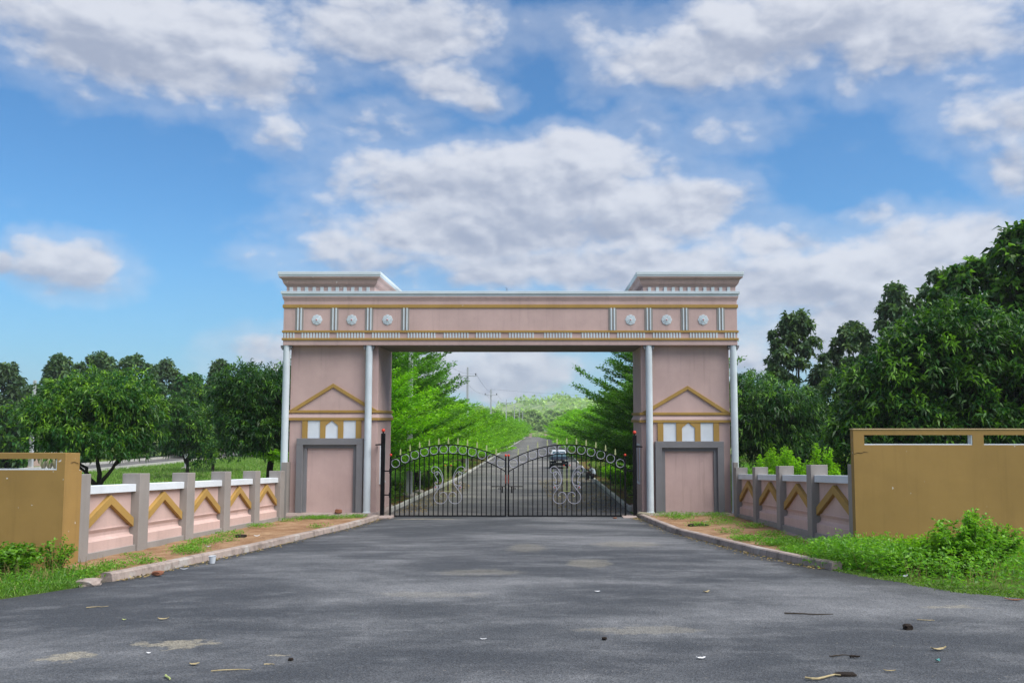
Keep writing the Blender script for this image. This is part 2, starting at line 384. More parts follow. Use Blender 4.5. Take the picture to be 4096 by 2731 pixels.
# ground height: falls from the street to the gate, then gently away along the avenue
def H(x, y):
    if y < -60: z = 3.24
    elif y < 0: z = -.054 * y
    elif y < 35: z = -.022 * y
    elif y < 300: z = -.77 - .0094 * (y - 35)
    else: z = -3.261
    return z - (.03 * min(-5 - x, 6) if x < -5 else 0)
BREAKS = [((-5, 0, 0), (1, 0, 0)), ((-11, 0, 0), (1, 0, 0))] + [((0, yy, 0), (0, 1, 0)) for yy in (-60, 0, 35, 300)]
def sheet(name, poly, mat, dz, kind='structure', sub=None, rough=0, parent=None):
    bm = bmesh.new(); f = bm.faces.new([bm.verts.new((x, y, 0)) for x, y in poly])
    cuts = list(BREAKS)
    if sub:
        xs = [p[0] for p in poly]; ys = [p[1] for p in poly]
        cuts += [((min(xs) + sub * i, 0, 0), (1, 0, 0)) for i in range(1, int((max(xs) - min(xs)) / sub) + 1)]
        cuts += [((0, min(ys) + sub * i, 0), (0, 1, 0)) for i in range(1, int((max(ys) - min(ys)) / sub) + 1)]
    for p, nrm in cuts:
        bmesh.ops.bisect_plane(bm, geom=bm.verts[:] + bm.edges[:] + bm.faces[:], plane_co=p, plane_no=nrm, dist=1e-4)
    for v in bm.verts: v.co.z = H(v.co.x, v.co.y) + dz + (random.uniform(-rough, rough) if rough else 0)
    bmesh.ops.triangulate(bm, faces=bm.faces); bmesh.ops.recalc_face_normals(bm, faces=bm.faces)
    if sum(f.normal.z for f in bm.faces) < 0: bmesh.ops.reverse_faces(bm, faces=bm.faces)
    me = bpy.data.meshes.new(name); bm.to_mesh(me); bm.free(); me.materials.append(MATS[mat])
    o = bpy.data.objects.new(name, me); COL.objects.link(o); o.parent = parent
    if kind: o['kind'] = kind
    return o

# ------------------------------------------------------------------ leaves
def unit(a): return a / np.maximum(np.linalg.norm(a, axis=1, keepdims=True), 1e-9)
class Leaves:
    def __init__(s): s.V = []; s.T = []; s.n = 0
    def add(s, P, D, L, Wd, tone, fold=.25, up=None, droop=0.):
        P = np.asarray(P, float); n = len(P)
        if n == 0: return
        D = unit(np.asarray(D, float)); L = np.broadcast_to(np.asarray(L, float), (n,))[:, None]; Wd = np.broadcast_to(np.asarray(Wd, float), (n,))[:, None]
        u = rng.normal(size=(n, 3)) * .45 + np.array([0, 0, 1.0]) if up is None else np.broadcast_to(up, (n, 3)) + rng.normal(size=(n, 3)) * .3
        B = unit(np.cross(D, u)); Nn = unit(np.cross(B, D))
        mid = P + D * L * .45
        tip = P + D * L - np.array([0, 0, 1.0]) * L * droop
        a = mid + B * Wd * .5 + Nn * Wd * fold; b = mid - B * Wd * .5 + Nn * Wd * fold
        s.V.append(np.stack([P, a, tip, b], 1).reshape(-1, 3)); s.T.append(np.repeat(np.broadcast_to(np.asarray(tone, float), (n,)), 4)); s.n += n
    def build(s, name, mat, parent=None, org=None, kind=None):
        V = np.concatenate(s.V); T = np.clip(np.concatenate(s.T), 0, 1)
        o0 = np.array(org if org is not None else (0, 0, 0.))
        V = V - o0
        me = bpy.data.meshes.new(name); nv = len(V); nf = nv // 4
        me.vertices.add(nv); me.vertices.foreach_set('co', V.astype(np.float32).ravel())
        me.loops.add(nv); me.loops.foreach_set('vertex_index', np.arange(nv, dtype=np.int32))
        me.polygons.add(nf); me.polygons.foreach_set('loop_start', np.arange(0, nv, 4, dtype=np.int32))
        me.update(calc_edges=True)
        at = me.attributes.new('tone', 'FLOAT', 'POINT'); at.data.foreach_set('value', T.astype(np.float32))
        me.materials.append(MATS[mat])
        o = bpy.data.objects.new(name, me); COL.objects.link(o); o.parent = parent
        if parent is None: o.location = o0
        if kind: o['kind'] = kind
        return o
def rdir(n): return unit(rng.normal(size=(n, 3)))
def clusters(lv, C, nrm, per, L, Wd, tone, spread=.9, droop=.25, jit=.06):
    n = len(C); P = np.repeat(C, per, 0) + rng.normal(size=(n * per, 3)) * jit
    D = unit(np.repeat(nrm, per, 0) * .6 + rdir(n * per) * spread)
    t = np.repeat(tone, per) + rng.normal(size=n * per) * .08
    lv.add(P, D, L * rng.uniform(.7, 1.25, n * per), Wd * rng.uniform(.8, 1.2, n * per), t, droop=droop)
def lobes_points(lobes, n, shell=.30, gap=.0):
    vol = np.array([l[3] * l[4] * l[5] for l in lobes]) ** (2 / 3); vol /= vol.sum()
    out = []; nr = []
    for l, w in zip(lobes, vol):
        k = max(3, int(n * w)); d = rdir(k); r = 1 - shell * rng.random(k) ** 1.6
        d[:, 2] = np.where(d[:, 2] < -.55, -d[:, 2] * .4, d[:, 2]); d = unit(d)
        r *= 1 + rng.normal(size=k) * .05
        p = d * r[:, None] * np.array(l[3:6]) + np.array(l[:3])
        out.append(p); nr.append(unit(d / np.array(l[3:6])))
    P = np.concatenate(out); Nn = np.concatenate(nr)
    if gap:
        # drop whole pockets so that the background shows through
        q = np.floor(P / gap).astype(int); h = (q[:, 0] * 73856093 ^ q[:, 1] * 19349663 ^ q[:, 2] * 83492791) % 100
        k = h > 26; P, Nn = P[k], Nn[k]
    return P, Nn
def trunk_mesh(parts, parent, name='trunk', mat='bark', n=8):
    m = MB()
    for pts, r0, r1 in parts:
        k = len(pts); m.tube(pts, [r0 + (r1 - r0) * i / (k - 1) for i in range(k)], n)
    return m.build(name, mat, parent, smooth=True)
def wob(a, b, k=5, amp=.08):
    a, b = Vector(a), Vector(b); L = (b - a).length
    return [a.lerp(b, i / k) + (Vector((random.gauss(0, 1), random.gauss(0, 1), random.gauss(0, .5))) * amp * L * math.sin(math.pi * i / k) if 0 < i < k else Vector()) for i in range(k + 1)]

# ================================================================== SETTING
sheet('ground', [(-1500, -300), (1500, -300), (1500, 1600), (-1500, 1600)], 'ground', -.03)
KL = [(-6.30, -1.0), (-6.31, -3.3), (-6.37, -5.9), (-6.75, -10.5), (-7.0, -13.6), (-7.33, -16.1), (-7.5, -18.0), (-7.72, -19.3)]   # foot of the left kerb
KR = [(3.63, -1.0), (3.67, -2.5), (3.86, -8.8), (4.34, -12.1), (4.76, -15.1), (5.19, -17.2), (5.50, -18.2)]
asph = [(-6.9, .6)] + [(x - .1, y) for x, y in KL] + [(-7.9, -19.9), (-8.25, -20.7), (-8.6, -21.4), (-11, -24.0), (-60, -40), (-60, -58), (60, -58), (60, -34), (14, -23.5), (9.5, -22.5), (7.2, -21.9), (6.5, -21.2), (6.05, -19.9), (5.6, -18.7)] + [(x + .1, y) for x, y in KR[::-1]] + [(4.2, .6)]
sheet('road', asph, 'asphalt', .0)
sheet('avenue_road', [(-6.46, .61), (-6.46, 296), (3.61, 296), (3.61, .61)], 'avenue_asphalt', -.002)
sheet('side_road', [(-49, 40), (-49, 170), (-42, 170), (-42, 40)], 'avenue_asphalt', .004)
sheet('side_lane', [(3.62, 54), (3.62, 60), (40, 60), (40, 54)], 'avenue_asphalt', -.002)
sheet('soil_bed', [(x - .17, y) for x, y in KL] + [(-8.0, -19.3), (-10.4, -16.2), (-10.4, .3), (-6.5, .3)], 'soil', .06, sub=.45, rough=.022)
sheet('soil_bed', [(x + .17, y) for x, y in KR] + [(6.9, -15.6), (7.9, -15.6), (7.9, .3), (3.9, .3)], 'soil', .05, sub=.45, rough=.022)
sheet('verge', [(-6.6, 3.7), (-12, 3.7), (-12, 120), (-6.6, 120)], 'verge_soil', .05)
sheet('verge', [(3.75, 3.7), (9, 3.7), (9, 120), (3.75, 120)], 'verge_soil', .05)
def kerb(line, side):
    m = MB(); rings = []
    pts = []
    for (x0, y0), (x1, y1) in zip(line[:-1], line[1:]):
        k = max(2, int(abs(y1 - y0) / .45))
        pts += [(x0 + (x1 - x0) * i / k, y0 + (y1 - y0) * i / k) for i in range(k)]
    pts.append(line[-1])
    for i, (x, y) in enumerate(pts):
        z = H(x, y); j = random.uniform(-.004, .004); h = .15 + random.uniform(-.004, .004)
        rings.append([(x + j, y, z - .05), (x + j - side * .02, y, z + h - .025), (x + j - side * .045, y, z + h), (x - side * .19 + j, y, z + h + .005), (x - side * .21 + j, y, z + h - .02), (x - side * .21, y, z - .05)])
    o = m.rings(rings).build('kerb', 'old_kerb'); o['kind'] = 'structure'; return o
kerb(KL, 1); kerb(KR, -1)
# kerb stones along the avenue
def avenue_kerb(x, side):
    root = bpy.data.objects.new('kerb', None); COL.objects.link(root); root['kind'] = 'structure'; root.location = (x, 4, H(x, 4))
    m = MB(); m.prism_y([(-.09, -.1), (.09, -.1), (.075, .13), (.05, .16), (-.05, .16), (-.075, .13)], -.275, .275)
    st = m.build('kerb_stone', 'kerb_paint', bevel=.012); st.parent = root; st.location = (0, -.9, .05)
    y = 3.68
    while y < 85:
        y += .58
        if side < 0 and 53.5 < y < 60.5: continue
        c = share(st, (random.uniform(-.015, .015), y - 4, H(x, y) - H(x, 4) + random.uniform(-.012, .012)), parent=root)
        c.rotation_euler = (random.uniform(-.02, .02), random.uniform(-.05, .05), random.uniform(-.02, .02))
    f = MB(); f.rings([[(x - .09, yy, H(x, yy) - .1), (x + .09, yy, H(x, yy) - .1), (x + .07, yy, H(x, yy) + .15), (x - .07, yy, H(x, yy) + .15)] for yy in (85.4, 200, 296)]).build('kerb_run', 'kerb_paint', root)
avenue_kerb(-6.55, 1); avenue_kerb(3.70, -1)

# hills far behind
def hills():
    nx, ny = 90, 40; m = MB()
    X = np.linspace(-800, 800, nx); Y = np.linspace(430, 1500, ny); vs = []
    for y in Y:
        for x in X:
            t = min(max((y - 480) / 420, 0), 1); t = t * t * (3 - 2 * t)
            r = 15 + 5 * math.sin(x * .021 + .8) + 3.5 * math.sin(x * .05 + y * .01) + 2 * math.sin(x * .13)
            vs.append((x, y, -3.6 + t * (r + 3) + 1.2 * math.sin(x * .09) * math.sin(y * .05) * t))
    fs = [(j * nx + i, j * nx + i + 1, (j + 1) * nx + i + 1, (j + 1) * nx + i) for j in range(ny - 1) for i in range(nx - 1)]
    o = m.add(vs, fs).build('hills', 'hill', smooth=True); o['kind'] = 'structure'
    zz = np.array([v[2] for v in vs]).reshape(ny, nx)
    lv = Leaves(); k = 9500
    px = rng.uniform(-260, 260, k); py = 470 + 480 * rng.random(k)
    dens = np.sin(px * .035) + np.sin(py * .04 + px * .02) + rng.normal(size=k) * .9
    keep = dens > -.1; px, py = px[keep], py[keep]
    ix = np.clip(((px + 800) / 1600 * (nx - 1)).astype(int), 0, nx - 2); iy = np.clip(((py - 430) / 1070 * (ny - 1)).astype(int), 0, ny - 2)
    pz = zz[iy, ix]
    sz = rng.uniform(1.2, 4.6, len(px)); C = np.stack([px, py, pz], 1)
    per = 9; P = np.repeat(C, per, 0) + rdir(len(px) * per) * np.repeat(sz, per)[:, None] * np.array([.9, .9, .8]) + np.array([0, 0, 1.0]) * np.repeat(sz, per)[:, None] * .7
    s9 = np.repeat(sz, per); lv.add(P, rdir(len(P)), s9 * .9, s9 * .7, np.repeat(rng.random(len(px)), per), .1)
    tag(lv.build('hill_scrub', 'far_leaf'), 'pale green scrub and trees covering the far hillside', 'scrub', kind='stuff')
hills()

# ================================================================== GATEWAY
gw = empty('entrance_gateway', (-1.34, 0, 0), 'pink entrance gateway with two piers, white columns and a long decorated beam', 'gateway')
YF = .40
def pier(x0, x1, frame, block, apex, dz):
    m = MB()
    m.moulding(x0, x1, YF, 3.6, [(0, -.2), (0, 6.80)])
    m.moulding(x0 + .5, x1 - .5, 3.55, 5.4, [(0, -.2), (0, 8.9)])
    p = m.build('pier', 'pink', gw, bevel=.015)
    z = lambda v: v + dz
    # string course: ochre fillet, pink cove, ochre fillet
    MB().moulding(x0, x1, YF, 3.6, [(0.004, z(3.88)), (.075, z(3.885)), (.07, z(3.93)), (.035, z(3.98)), (.015, z(4.05)), (.004, z(4.078))]).build('cove', 'pink', p, smooth=40)
    MB().moulding(x0, x1, YF, 3.6, [(0.004, z(3.78)), (.085, z(3.78)), (.085, z(3.878)), (.004, z(3.878))]).build('band', 'ochre', p, bevel=.008)
    MB().moulding(x0, x1, YF, 3.6, [(0.004, z(4.08)), (.065, z(4.08)), (.065, z(4.185)), (.004, z(4.185))]).build('band', 'ochre', p, bevel=.008)
    # pediment
    xm = apex; zt, zb = z(5.26), z(4.187); t = .135
    k = (zt - zb) / (xm - x0)
    dzv = t * math.sqrt(1 + k * k)
    pm = MB()
    pm.prism_y([(x0 + .02, zb), (x0 + .02 + dzv / k, zb), (xm, zt - dzv), (xm, zt)], YF - .07, YF + .02)
    pm.prism_y([(x1 - .02, zb), (xm, zt), (xm, zt - dzv), (x1 - .02 - dzv / k, zb)], YF - .07, YF + .02)
    pm.build('pediment', 'ochre', p, bevel=.008)
    # niche: outer grey frame, inner grey frame, pink panel
    fx0, fx1, ft = frame; b0 = z(.13)
    def ring(a, b, c, w, y0, y1):
        r = MB(); r.box(a, a + w, y0, y1, b0, c - w); r.box(b - w, b, y0, y1, b0, c - w); r.box(a, b, y0, y1, c - w, c); return r
    ring(fx0, fx1, z(ft), .255, .16, .44).build('outer_frame', 'grey', p, bevel=.01)
    ring(fx0 + .257, fx1 - .257, z(ft) - .257, .14, .29, .43).build('inner_frame', 'grey', p, bevel=.008)
    MB().box(fx0 + .40, fx1 - .40, .372, .42, b0, z(ft) - .40).build('niche_panel', 'pink', p)
    # ochre block with three white panels
    bx0, bx1, w = block; za, zb2 = z(ft) + .003, z(3.778)
    e = (bx1 - bx0 - 3 * w) / 4; yb0, yb1 = YF - .065, YF + .01
    g = MB(); xs = [(bx0 + i * (e + w) + e, bx0 + (i + 1) * (e + w)) for i in range(3)]
    zs = zb2 - .21; zt2 = zb2 + .03; cm = sum(xs[1]) / 2
    comb = [(bx0, za)]
    for i, (p0, p1) in enumerate(xs): comb += [(p0, za), (p0, zs), (cm, zb2), (p1, zs), (p1, za)] if i == 1 else [(p0, za), (p0, zb2), (p1, zb2), (p1, za)]
    g.prism_y(comb + [(bx1, za), (bx1, zt2), (bx0, zt2)], yb0, yb1)
    g.build('window_surround', 'ochre', p)
    for a, b in xs: MB().box(a + .003, b - .003, YF - .03, YF + .012, za + .002, zb2 - .004).build('window_panel', 'white_plain', p)
    # recess-like white slot on the jamb beside the gate
    xj = x1 if x1 < 0 else x0; sg = 1 if x1 < 0 else -1
    s = MB(); a, b = sorted((xj - sg * .02, xj + sg * .035))
    s.box(a, b, 1.0, 1.06, 1.25, 2.75); s.box(a, b, 2.05, 2.11, 1.25, 2.75); s.box(a, b, 1.0, 2.11, 2.75, 2.81); s.box(a - .02, b + .02, .98, 2.13, 1.19, 1.25)
    s.build('jamb_frame', 'white_plain', p)
    # plinth under pier and columns
    MB().moulding(x0 - .12, x1 + .10, -.02, 3.62, [(0.06, -.25), (.06, .03), (.0, .13)]).build('plinth', 'pink_concrete', gw, bevel=.015)
    return p
pl = pier(-10.24, -6.70, (-9.88, -7.23, 3.06), (-9.71, -7.34, .505), -8.50, 0)
pr = pier(3.93, 7.50, (4.46, 7.20, 3.03), (4.58, 7.05, .52), 5.81, -.09)
for cx in (-10.35, -7.03, 4.23, 7.63):
    c = MB().lathe([(.16, .10), (.16, .16), (.142, .18), (.135, 6.60), (.135, 6.79)], cx, .155, 22).build('column', 'white', gw, smooth=40)
    for sx in (-1, 1):      # scroll brackets either side
        m = MB().prism_y([(cx + sx * .14, 6.62), (cx + sx * .17, 6.60), (cx + sx * .19, 6.66), (cx + sx * .22, 6.68), (cx + sx * .23, 6.778), (cx + sx * .14, 6.778)], .06, .25)
        m.build('bracket', 'grey', c)
BX0, BX1, BY1 = -10.47, 7.78, 3.45
bmb = MB()
bmb.moulding(BX0, BX1, 0, BY1, [(0, 6.78), (0, 8.64)])
beam = bmb.build('beam', 'pink', gw, bevel=.012)
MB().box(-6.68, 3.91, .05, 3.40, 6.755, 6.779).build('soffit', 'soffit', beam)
for z0, z1, o in ((6.98, 7.068, .045), (7.285, 7.372, .045), (8.28, 8.418, .04)):
    MB().moulding(BX0, BX1, 0, BY1, [(.002, z0), (o, z0), (o, z1), (.002, z1)]).build('band', 'ochre', beam, bevel=.008)
MB().moulding(BX0, BX1, 0, BY1, [(.002, 8.60), (.02, 8.60), (.02, 8.645), (.04, 8.655), (.04, 8.695), (.055, 8.70), (.055, 8.748), (.0, 8.748)]).build('step_moulding', 'pink', beam)
MB().moulding(BX0, BX1, 0, BY1, [(.0, 8.75), (.06, 8.75), (.06, 8.805), (.075, 8.815), (.075, 8.84), (.11, 8.845), (.11, 8.955), (.0, 8.965)]).build('cornice', 'white', beam, bevel=.006)
S0 = 35.5 / FPX
def fx(px): return (px - PPX) * S0
tri = None
for px in (1192.5, 1333, 1473, 1618, 2452, 2597, 2742, 2887):
    x = fx(px); m = MB()
    m.box(-.165, .165, -.022, .01, 7.374, 8.278, 0)
    for a in (-.085, .04): m.box(a, a + .055, -.055, -.02, 7.374, 8.278, 1)
    if tri is None: tri = m.build('triglyph', ['grey_tri', 'white'] if 'grey_tri' in MATS else ['grey_post', 'white'], beam, bevel=.006); tri.location = (x + 1.34, 0, 0); tri.data.transform(Matrix.Translation((1.34 * -1, 0, 0))) if False else None
    else: pass
    if px == 1192.5:
        for v in tri.data.vertices: v.co.x -= 1.34          # mesh centred on the motif
        tri.location = (x + 1.34, 0, 0)
    else: share(tri, (x + 1.34, 0, 0))
ros = None
for px in (1262.6, 1403, 1546.5, 2524, 2669, 2816):
    x = fx(px)
    if ros is None:
        m = MB(); n = 48; rings = []
        for r, d in ((.205, 0), (.205, .02), (.185, .032), (.155, .022), (.135, .045), (.105, .032), (.085, .055), (.055, .045), (.04, .065), (.012, .07)):
            rings.append([(r * (1 + (.05 * math.cos(8 * 2 * math.pi * k / n) if r > .1 else 0)) * math.cos(2 * math.pi * k / n) - 1.34, -d, r * (1 + (.05 * math.cos(8 * 2 * math.pi * k / n) if r > .1 else 0)) * math.sin(2 * math.pi * k / n)) for k in range(n)])
        m.rings(rings, 0); k0 = len(m.v)
        m.rings([[(rr * math.cos(2 * math.pi * k / 10) - 1.34, -d, rr * math.sin(2 * math.pi * k / 10)) for k in range(10)] for rr, d in ((.02, .06), (.024, .075), (.014, .088))], 1)
        ros = m.build('rosette', ['white', 'red_paint'], beam, smooth=35)
        ros.location = (x + 1.34, 0, 7.80)
    else: share(ros, (x + 1.34, 0, 7.80))
bar = None
for px, k in ((1136, 4), (1206, 10), (1347, 10), (1489, 10), (1632, 10), (1777, 9), (1906, 9), (2039, 9), (2180, 10), (2331, 10), (2473, 10), (2617, 10), (2765, 10), (2906, 4)):
    for i in range(k):
        x = fx(px + 11.65 * i)
        if x > BX1 - .05: continue
        if bar is None:
            bar = MB().box(-1.34 - .029, -1.34 + .029, -.032, .01, 7.070, 7.283).build('flute_bar', 'white', beam); bar.location = (x + 1.34, 0, 0)
        else: share(bar, (x + 1.34, 0, 0))
def cap(x0, x1, d0, step):
    m = MB()
    m.moulding(x0, x1, .02, 5.5, [(0, 8.9), (0, 9.165), (.035, 9.165), (.035, 9.20), (.07, 9.21), (.07, 9.245), (.105, 9.255), (.105, 9.30), (.125, 9.31), (.13, 9.36), (.155, 9.42), (.20, 9.46), (.25, 9.48), (.25, 9.525), (0.02, 9.53)])
    c = m.build('tower_cap', 'pink_cap' if x0 < 0 else 'pink', gw, smooth=25)
    MB().moulding(x0, x1, .02, 5.5, [(.05, 9.528), (.27, 9.528), (.27, 9.585), (.29, 9.595), (.29, 9.72), (.0, 9.73)]).build('coping', 'white', c, bevel=.008)
    d = None
    for i in range(11):
        x = fx(d0 + i * step + 6.3)
        if d is None:
            d = MB().box(-1.34 - .064, -1.34 + .064, -.045, .03, 8.955, 9.125).build('dentil', 'white', c, bevel=.008); d.location = (x + 1.34, 0, 0)
        else: share(d, (x + 1.34, 0, 0))
cap(-10.38, -6.83, 1150, 31.0); cap(4.01, 7.74, 2595, 31.9)
MB().tube([(-1.5, .3, 8.95), (-1.5, .3, 9.13)], .012).tube([(-1.5, .3, 9.11), (-1.56, .3, 9.16)], .006).build('roof_rod', 'wire', gw)

# ================================================================== GATE
GY = -.30
def gate_post(x, zt, sg, label):
    r = empty('gate_post', (x, GY, 0), label, 'gate post', 'gate posts')
    p = MB().box(x - .075, x + .075, GY - .075, GY + .075, .05, zt).build('post', 'black_metal', r, bevel=.006)
    MB().lathe([(.03, zt), (.03, zt + .04), (.045, zt + .05)], x, GY, 10).build('collar', 'black_metal', r)
    MB().ball((x, GY, zt + .115), .072, 16, 9).build('ball', 'red_paint', r, smooth=True)
    a, b = sorted((x + sg * .07, x + sg * .31)); MB().box(a, b, GY - .02, YF + .05, zt - .47, zt - .43).build('stay', 'black_metal', r)
    for zb in (1.80, .87):
        a, b = sorted((x - sg * .07, x - sg * .27)); MB().box(a, b, GY - .02, GY + .02, zb - .022, zb + .022).build('hinge_arm', 'black_metal', r)
    return r
gate_post(-6.33, 3.27, -1, 'black steel gate post with red ball in front of the left pier')
gate_post(3.58, 3.19, 1, 'black steel gate post with red ball in front of the right pier')
SC = 550 / 2103 * 35.2 / FPX
A_ = [(918, 712), (900, 722), (878, 712), (864, 688), (868, 656), (890, 634), (925, 628), (962, 642), (1000, 685), (1028, 745), (1040, 805), (1036, 858), (1018, 905), (985, 945), (958, 985), (930, 1022), (910, 1065), (910, 1110), (930, 1148), (968, 1174), (1012, 1182), (1058, 1168), (1092, 1134), (1107, 1092), (1100, 1048), (1074, 1017), (1040, 1010), (1010, 1022), (994, 1046), (998, 1068), (1018, 1080)]
B_ = [(932, 706), (965, 702), (1000, 738), (1024, 790), (1032, 842), (1020, 880), (990, 906), (955, 912), (928, 900), (917, 876), (932, 854), (956, 866), (954, 880)]
C_ = [(934, 748), (950, 752), (964, 736), (956, 716), (932, 711), (914, 732), (920, 765), (944, 802), (961, 842), (955, 868)]
D_ = [(936, 948), (924, 955), (909, 940), (918, 922), (943, 920), (962, 945), (964, 984)]
def smooth_line(p, k=3):
    q = [Vector((a, b, 0)) for a, b in p]; out = []
    for i in range(len(q) - 1):
        p0, p1, p2, p3 = q[max(i - 1, 0)], q[i], q[i + 1], q[min(i + 2, len(q) - 1)]
        for j in range(k):
            t = j / k; out.append(.5 * ((2 * p1) + (p2 - p0) * t + (2 * p0 - 5 * p1 + 4 * p2 - p3) * t * t + (3 * p1 - p0 - 3 * p2 + p3) * t ** 3))
    out.append(q[-1]); return out
def gate_leaf(xh, xm, label):
    r = empty('gate_leaf', (xh, GY, 0), label, 'gate', 'gate leaves')
    sg = 1 if xm > xh else -1; Lw = abs(xm - xh); xc = (xh + xm) / 2
    zl = lambda x: 2.475 - .70 * ((x - xc) / (Lw / 2)) ** 2
    zu = lambda x: 2.825 - .62 * ((x - xc) / (Lw / 2)) ** 2
    for x, w, zt, nm in ((xh, .034, 2.36, 'hinge_stile'), (xm, .030, 2.34, 'meeting_stile')):
        s = MB().box(x - w, x + w, GY - w, GY + w, .035, zt).build(nm, 'black_metal', r)
        MB().lathe([(.018, zt), (.018, zt + .02)], x, GY, 8).build('collar', 'black_metal', s)
        MB().ball((x, GY, zt + .065), .05, 14, 8).build('ball', 'red_paint', s, smooth=True)
    MB().box(min(xh, xm), max(xh, xm), GY - .02, GY + .02, .035, .085).build('bottom_rail', 'black_metal', r)
    for fz, nm in ((zl, 'lower_arch_rail'), (zu, 'upper_arch_rail')):
        m = MB(); m.rings([[(x, GY - .018, fz(x) - .02), (x, GY + .018, fz(x) - .02), (x, GY + .018, fz(x) + .02), (x, GY - .018, fz(x) + .02)] for x in np.linspace(xh, xm, 41)]); m.build(nm, 'black_metal', r)
    n = 23; step = Lw / (n + 1); xs = [xh + sg * step * (i + 1) for i in range(n)]
    if sg > 0: tall = lambda i: i % 2 == 1
    else: tall = lambda i: i % 2 == 1
    fin = None; tx = []
    for i, x in enumerate(xs):
        zt = zu(x) - .02 if tall(i) else zl(x) - .02
        w = .0185
        MB().box(x - w, x + w, GY - .0155, GY + .0155, .085, zt).build('bar', 'black_metal', r)
        if tall(i):
            tx.append(x); z = zu(x) + .02
            f = MB()
            pts = [(.008, 0), (.010, .03), (.035, .03), (.045, .055), (.028, .05), (.012, .065), (.010, .085), (.032, .085), (.042, .115), (.024, .105), (.013, .12), (.024, .165), (.030, .18), (.016, .205), (0, .27)]
            poly = [(x + a, z + b) for a, b in pts] + [(x - a, z + b) for a, b in pts[-2::-1]]
            f.prism_y(poly, GY - .008, GY + .008).build('finial', 'finial_paint', r)
    ed = [xh] + tx + [xm]
    for a, b in zip(ed[:-1], ed[1:]):
        x = (a + b) / 2; z = (zl(x) + zu(x)) / 2 + .003
        MB().torus_y((x, GY - .005, z), .160, .0108).build('ring', 'white_metal', r, smooth=True)
    # lyre-shaped scrolls either side of the middle
    for mir in (0, 1):
        for ln in (A_, B_, C_, D_):
            pts = []
            for q in smooth_line(ln):
                cx = (q.x - 1117) * SC; cz = 2.03 - (q.y - 605) * SC
                pts.append((xc + .0 + (-cx if mir else cx), GY - .03, cz))
            MB().tube(pts, .0095, 6).build('scroll', 'white_metal', r, smooth=True)
        sgn = -1 if mir else 1
        for (qx, qy, mt, rr) in ((905, 690, 'green_paint', .022), (950, 735, 'green_paint', .018), (940, 880, 'green_paint', .018), (930, 940, 'red_paint', .02), (1012, 1072, 'green_paint', .022)):
            cx = (qx - 1117) * SC * sgn; cz = 2.03 - (qy - 605) * SC
            MB().ball((xc + cx, GY - .035, cz), rr, 8, 5).build('bud', mt, r, smooth=True)
    for dx in (-.115, -.07, .07, .115):
        zt = 2.0 if abs(dx) > .1 else 1.98
        o = MB().box(xc + dx - .007, xc + dx + .007, GY - .03, GY - .016, 1.0, zt).build('rod', 'green_paint', r)
        if abs(dx) > .1: MB().ball((xc + dx, GY - .023, zt + .02), .027, 10, 6).build('ball', 'red_paint', o, smooth=True)
    for z in (1.02, 1.47): MB().box(xc - .13, xc + .13, GY - .034, GY - .030, z - .006, z + .006).build('tie', 'green_paint', r)
    # hinges, latch
    for z in (1.80, .87): MB().box(xh - .05, xh + .05, GY - .06, GY - .036, z - .1, z + .1).build('hinge_plate', 'black_metal', r, bevel=.01)
    a, b = sorted((xm - sg * .58, xm + sg * .02))
    bolt = MB().tube([(a, GY - .05, 1.20), (b, GY - .05, 1.20)], .018, 8).build('bolt', 'black_metal', r)
    MB().box(xm - sg * .13 - .025, xm - sg * .13 + .025, GY - .055, GY - .035, .95, 1.2).build('latch_plate', 'black_metal', r)
    k = MB().torus_y((xm - sg * .25, GY - .055, 1.12), .035, .009, 12, 5).build('hasp', 'black_metal', r)
    MB().box(xm - .018, xm + .018, GY - .040, GY - .032, 1.32, 1.66).build('painted_strip', 'old_red', r)
    return r
gate_leaf(-6.02, -1.495, 'left black iron gate leaf with white rings and scrolls, padlock hasp hanging')
gate_leaf(3.20, -1.385, 'right black iron gate leaf with white rings and scrolls, parked car behind it')

# ================================================================== BOUNDARY WALLS
def boundary_wall(label, ys, pd, xr, base, side, org):
    """side: +1 the road lies towards +x of the wall; d runs away from the road"""
    r = empty('boundary_wall', org, label, 'boundary wall', 'low pink boundary walls')
    def T(d, y, z): return (xr(y) - side * d, y, base(y) + z)
    def ext(prof, y0, y1): return MB().rings([[T(d, y, z) for d, z in prof] for y in (y0, y1)])
    rect = lambda d0, d1, z0, z1: [(d0, z0), (d1, z0), (d1, z1), (d0, z1)]
    ya, yb = min(ys) - pd, max(ys)
    ext(rect(.06, .42, -.25, .20), ya, yb).build('plinth', 'grey_post', r, bevel=.008)
    if side < 0: ext(rect(-.16, .2, -.3, .03), ya, yb).build('footing', 'pink_concrete', r)
    for y in ys: ext(rect(0, .45, -.2, 1.95 + random.uniform(-.01, .01)), y - pd, y).build('post', 'grey_post', r, bevel=.012)
    for a, b in zip(ys[:-1], ys[1:]):
        y0, y1 = a + .004, b - pd - .004; ym = (y0 + y1) / 2
        prof = [(.12, .20), (.12, .43), (.135, .45), (.20, .47), (.235, .53), (.23, .60), (.19, .67), (.185, .69), (.21, .70), (.21, 1.50), (.40, 1.50), (.40, .20)]
        p = ext(prof, y0, y1).build('panel', 'pink_wall', r)
        ext(rect(.09, .42, 1.502, 1.685), y0, y1).build('rail', 'white_plain', p, bevel=.008)
        hw = (y1 - y0) / 2
        def leg(s):
            q = [(ym, 1.45), (ym, 1.235), (ym + s * (hw - .02), .645), (ym + s * (hw - .02), .86)]
            return MB().rings([[T(d, y, z) for y, z in q] for d in (.11, .215)])
        c = leg(1); c2 = leg(-1); c.add(c2.v, c2.f); c.build('chevron', 'ochre', p, bevel=.006)
    return r
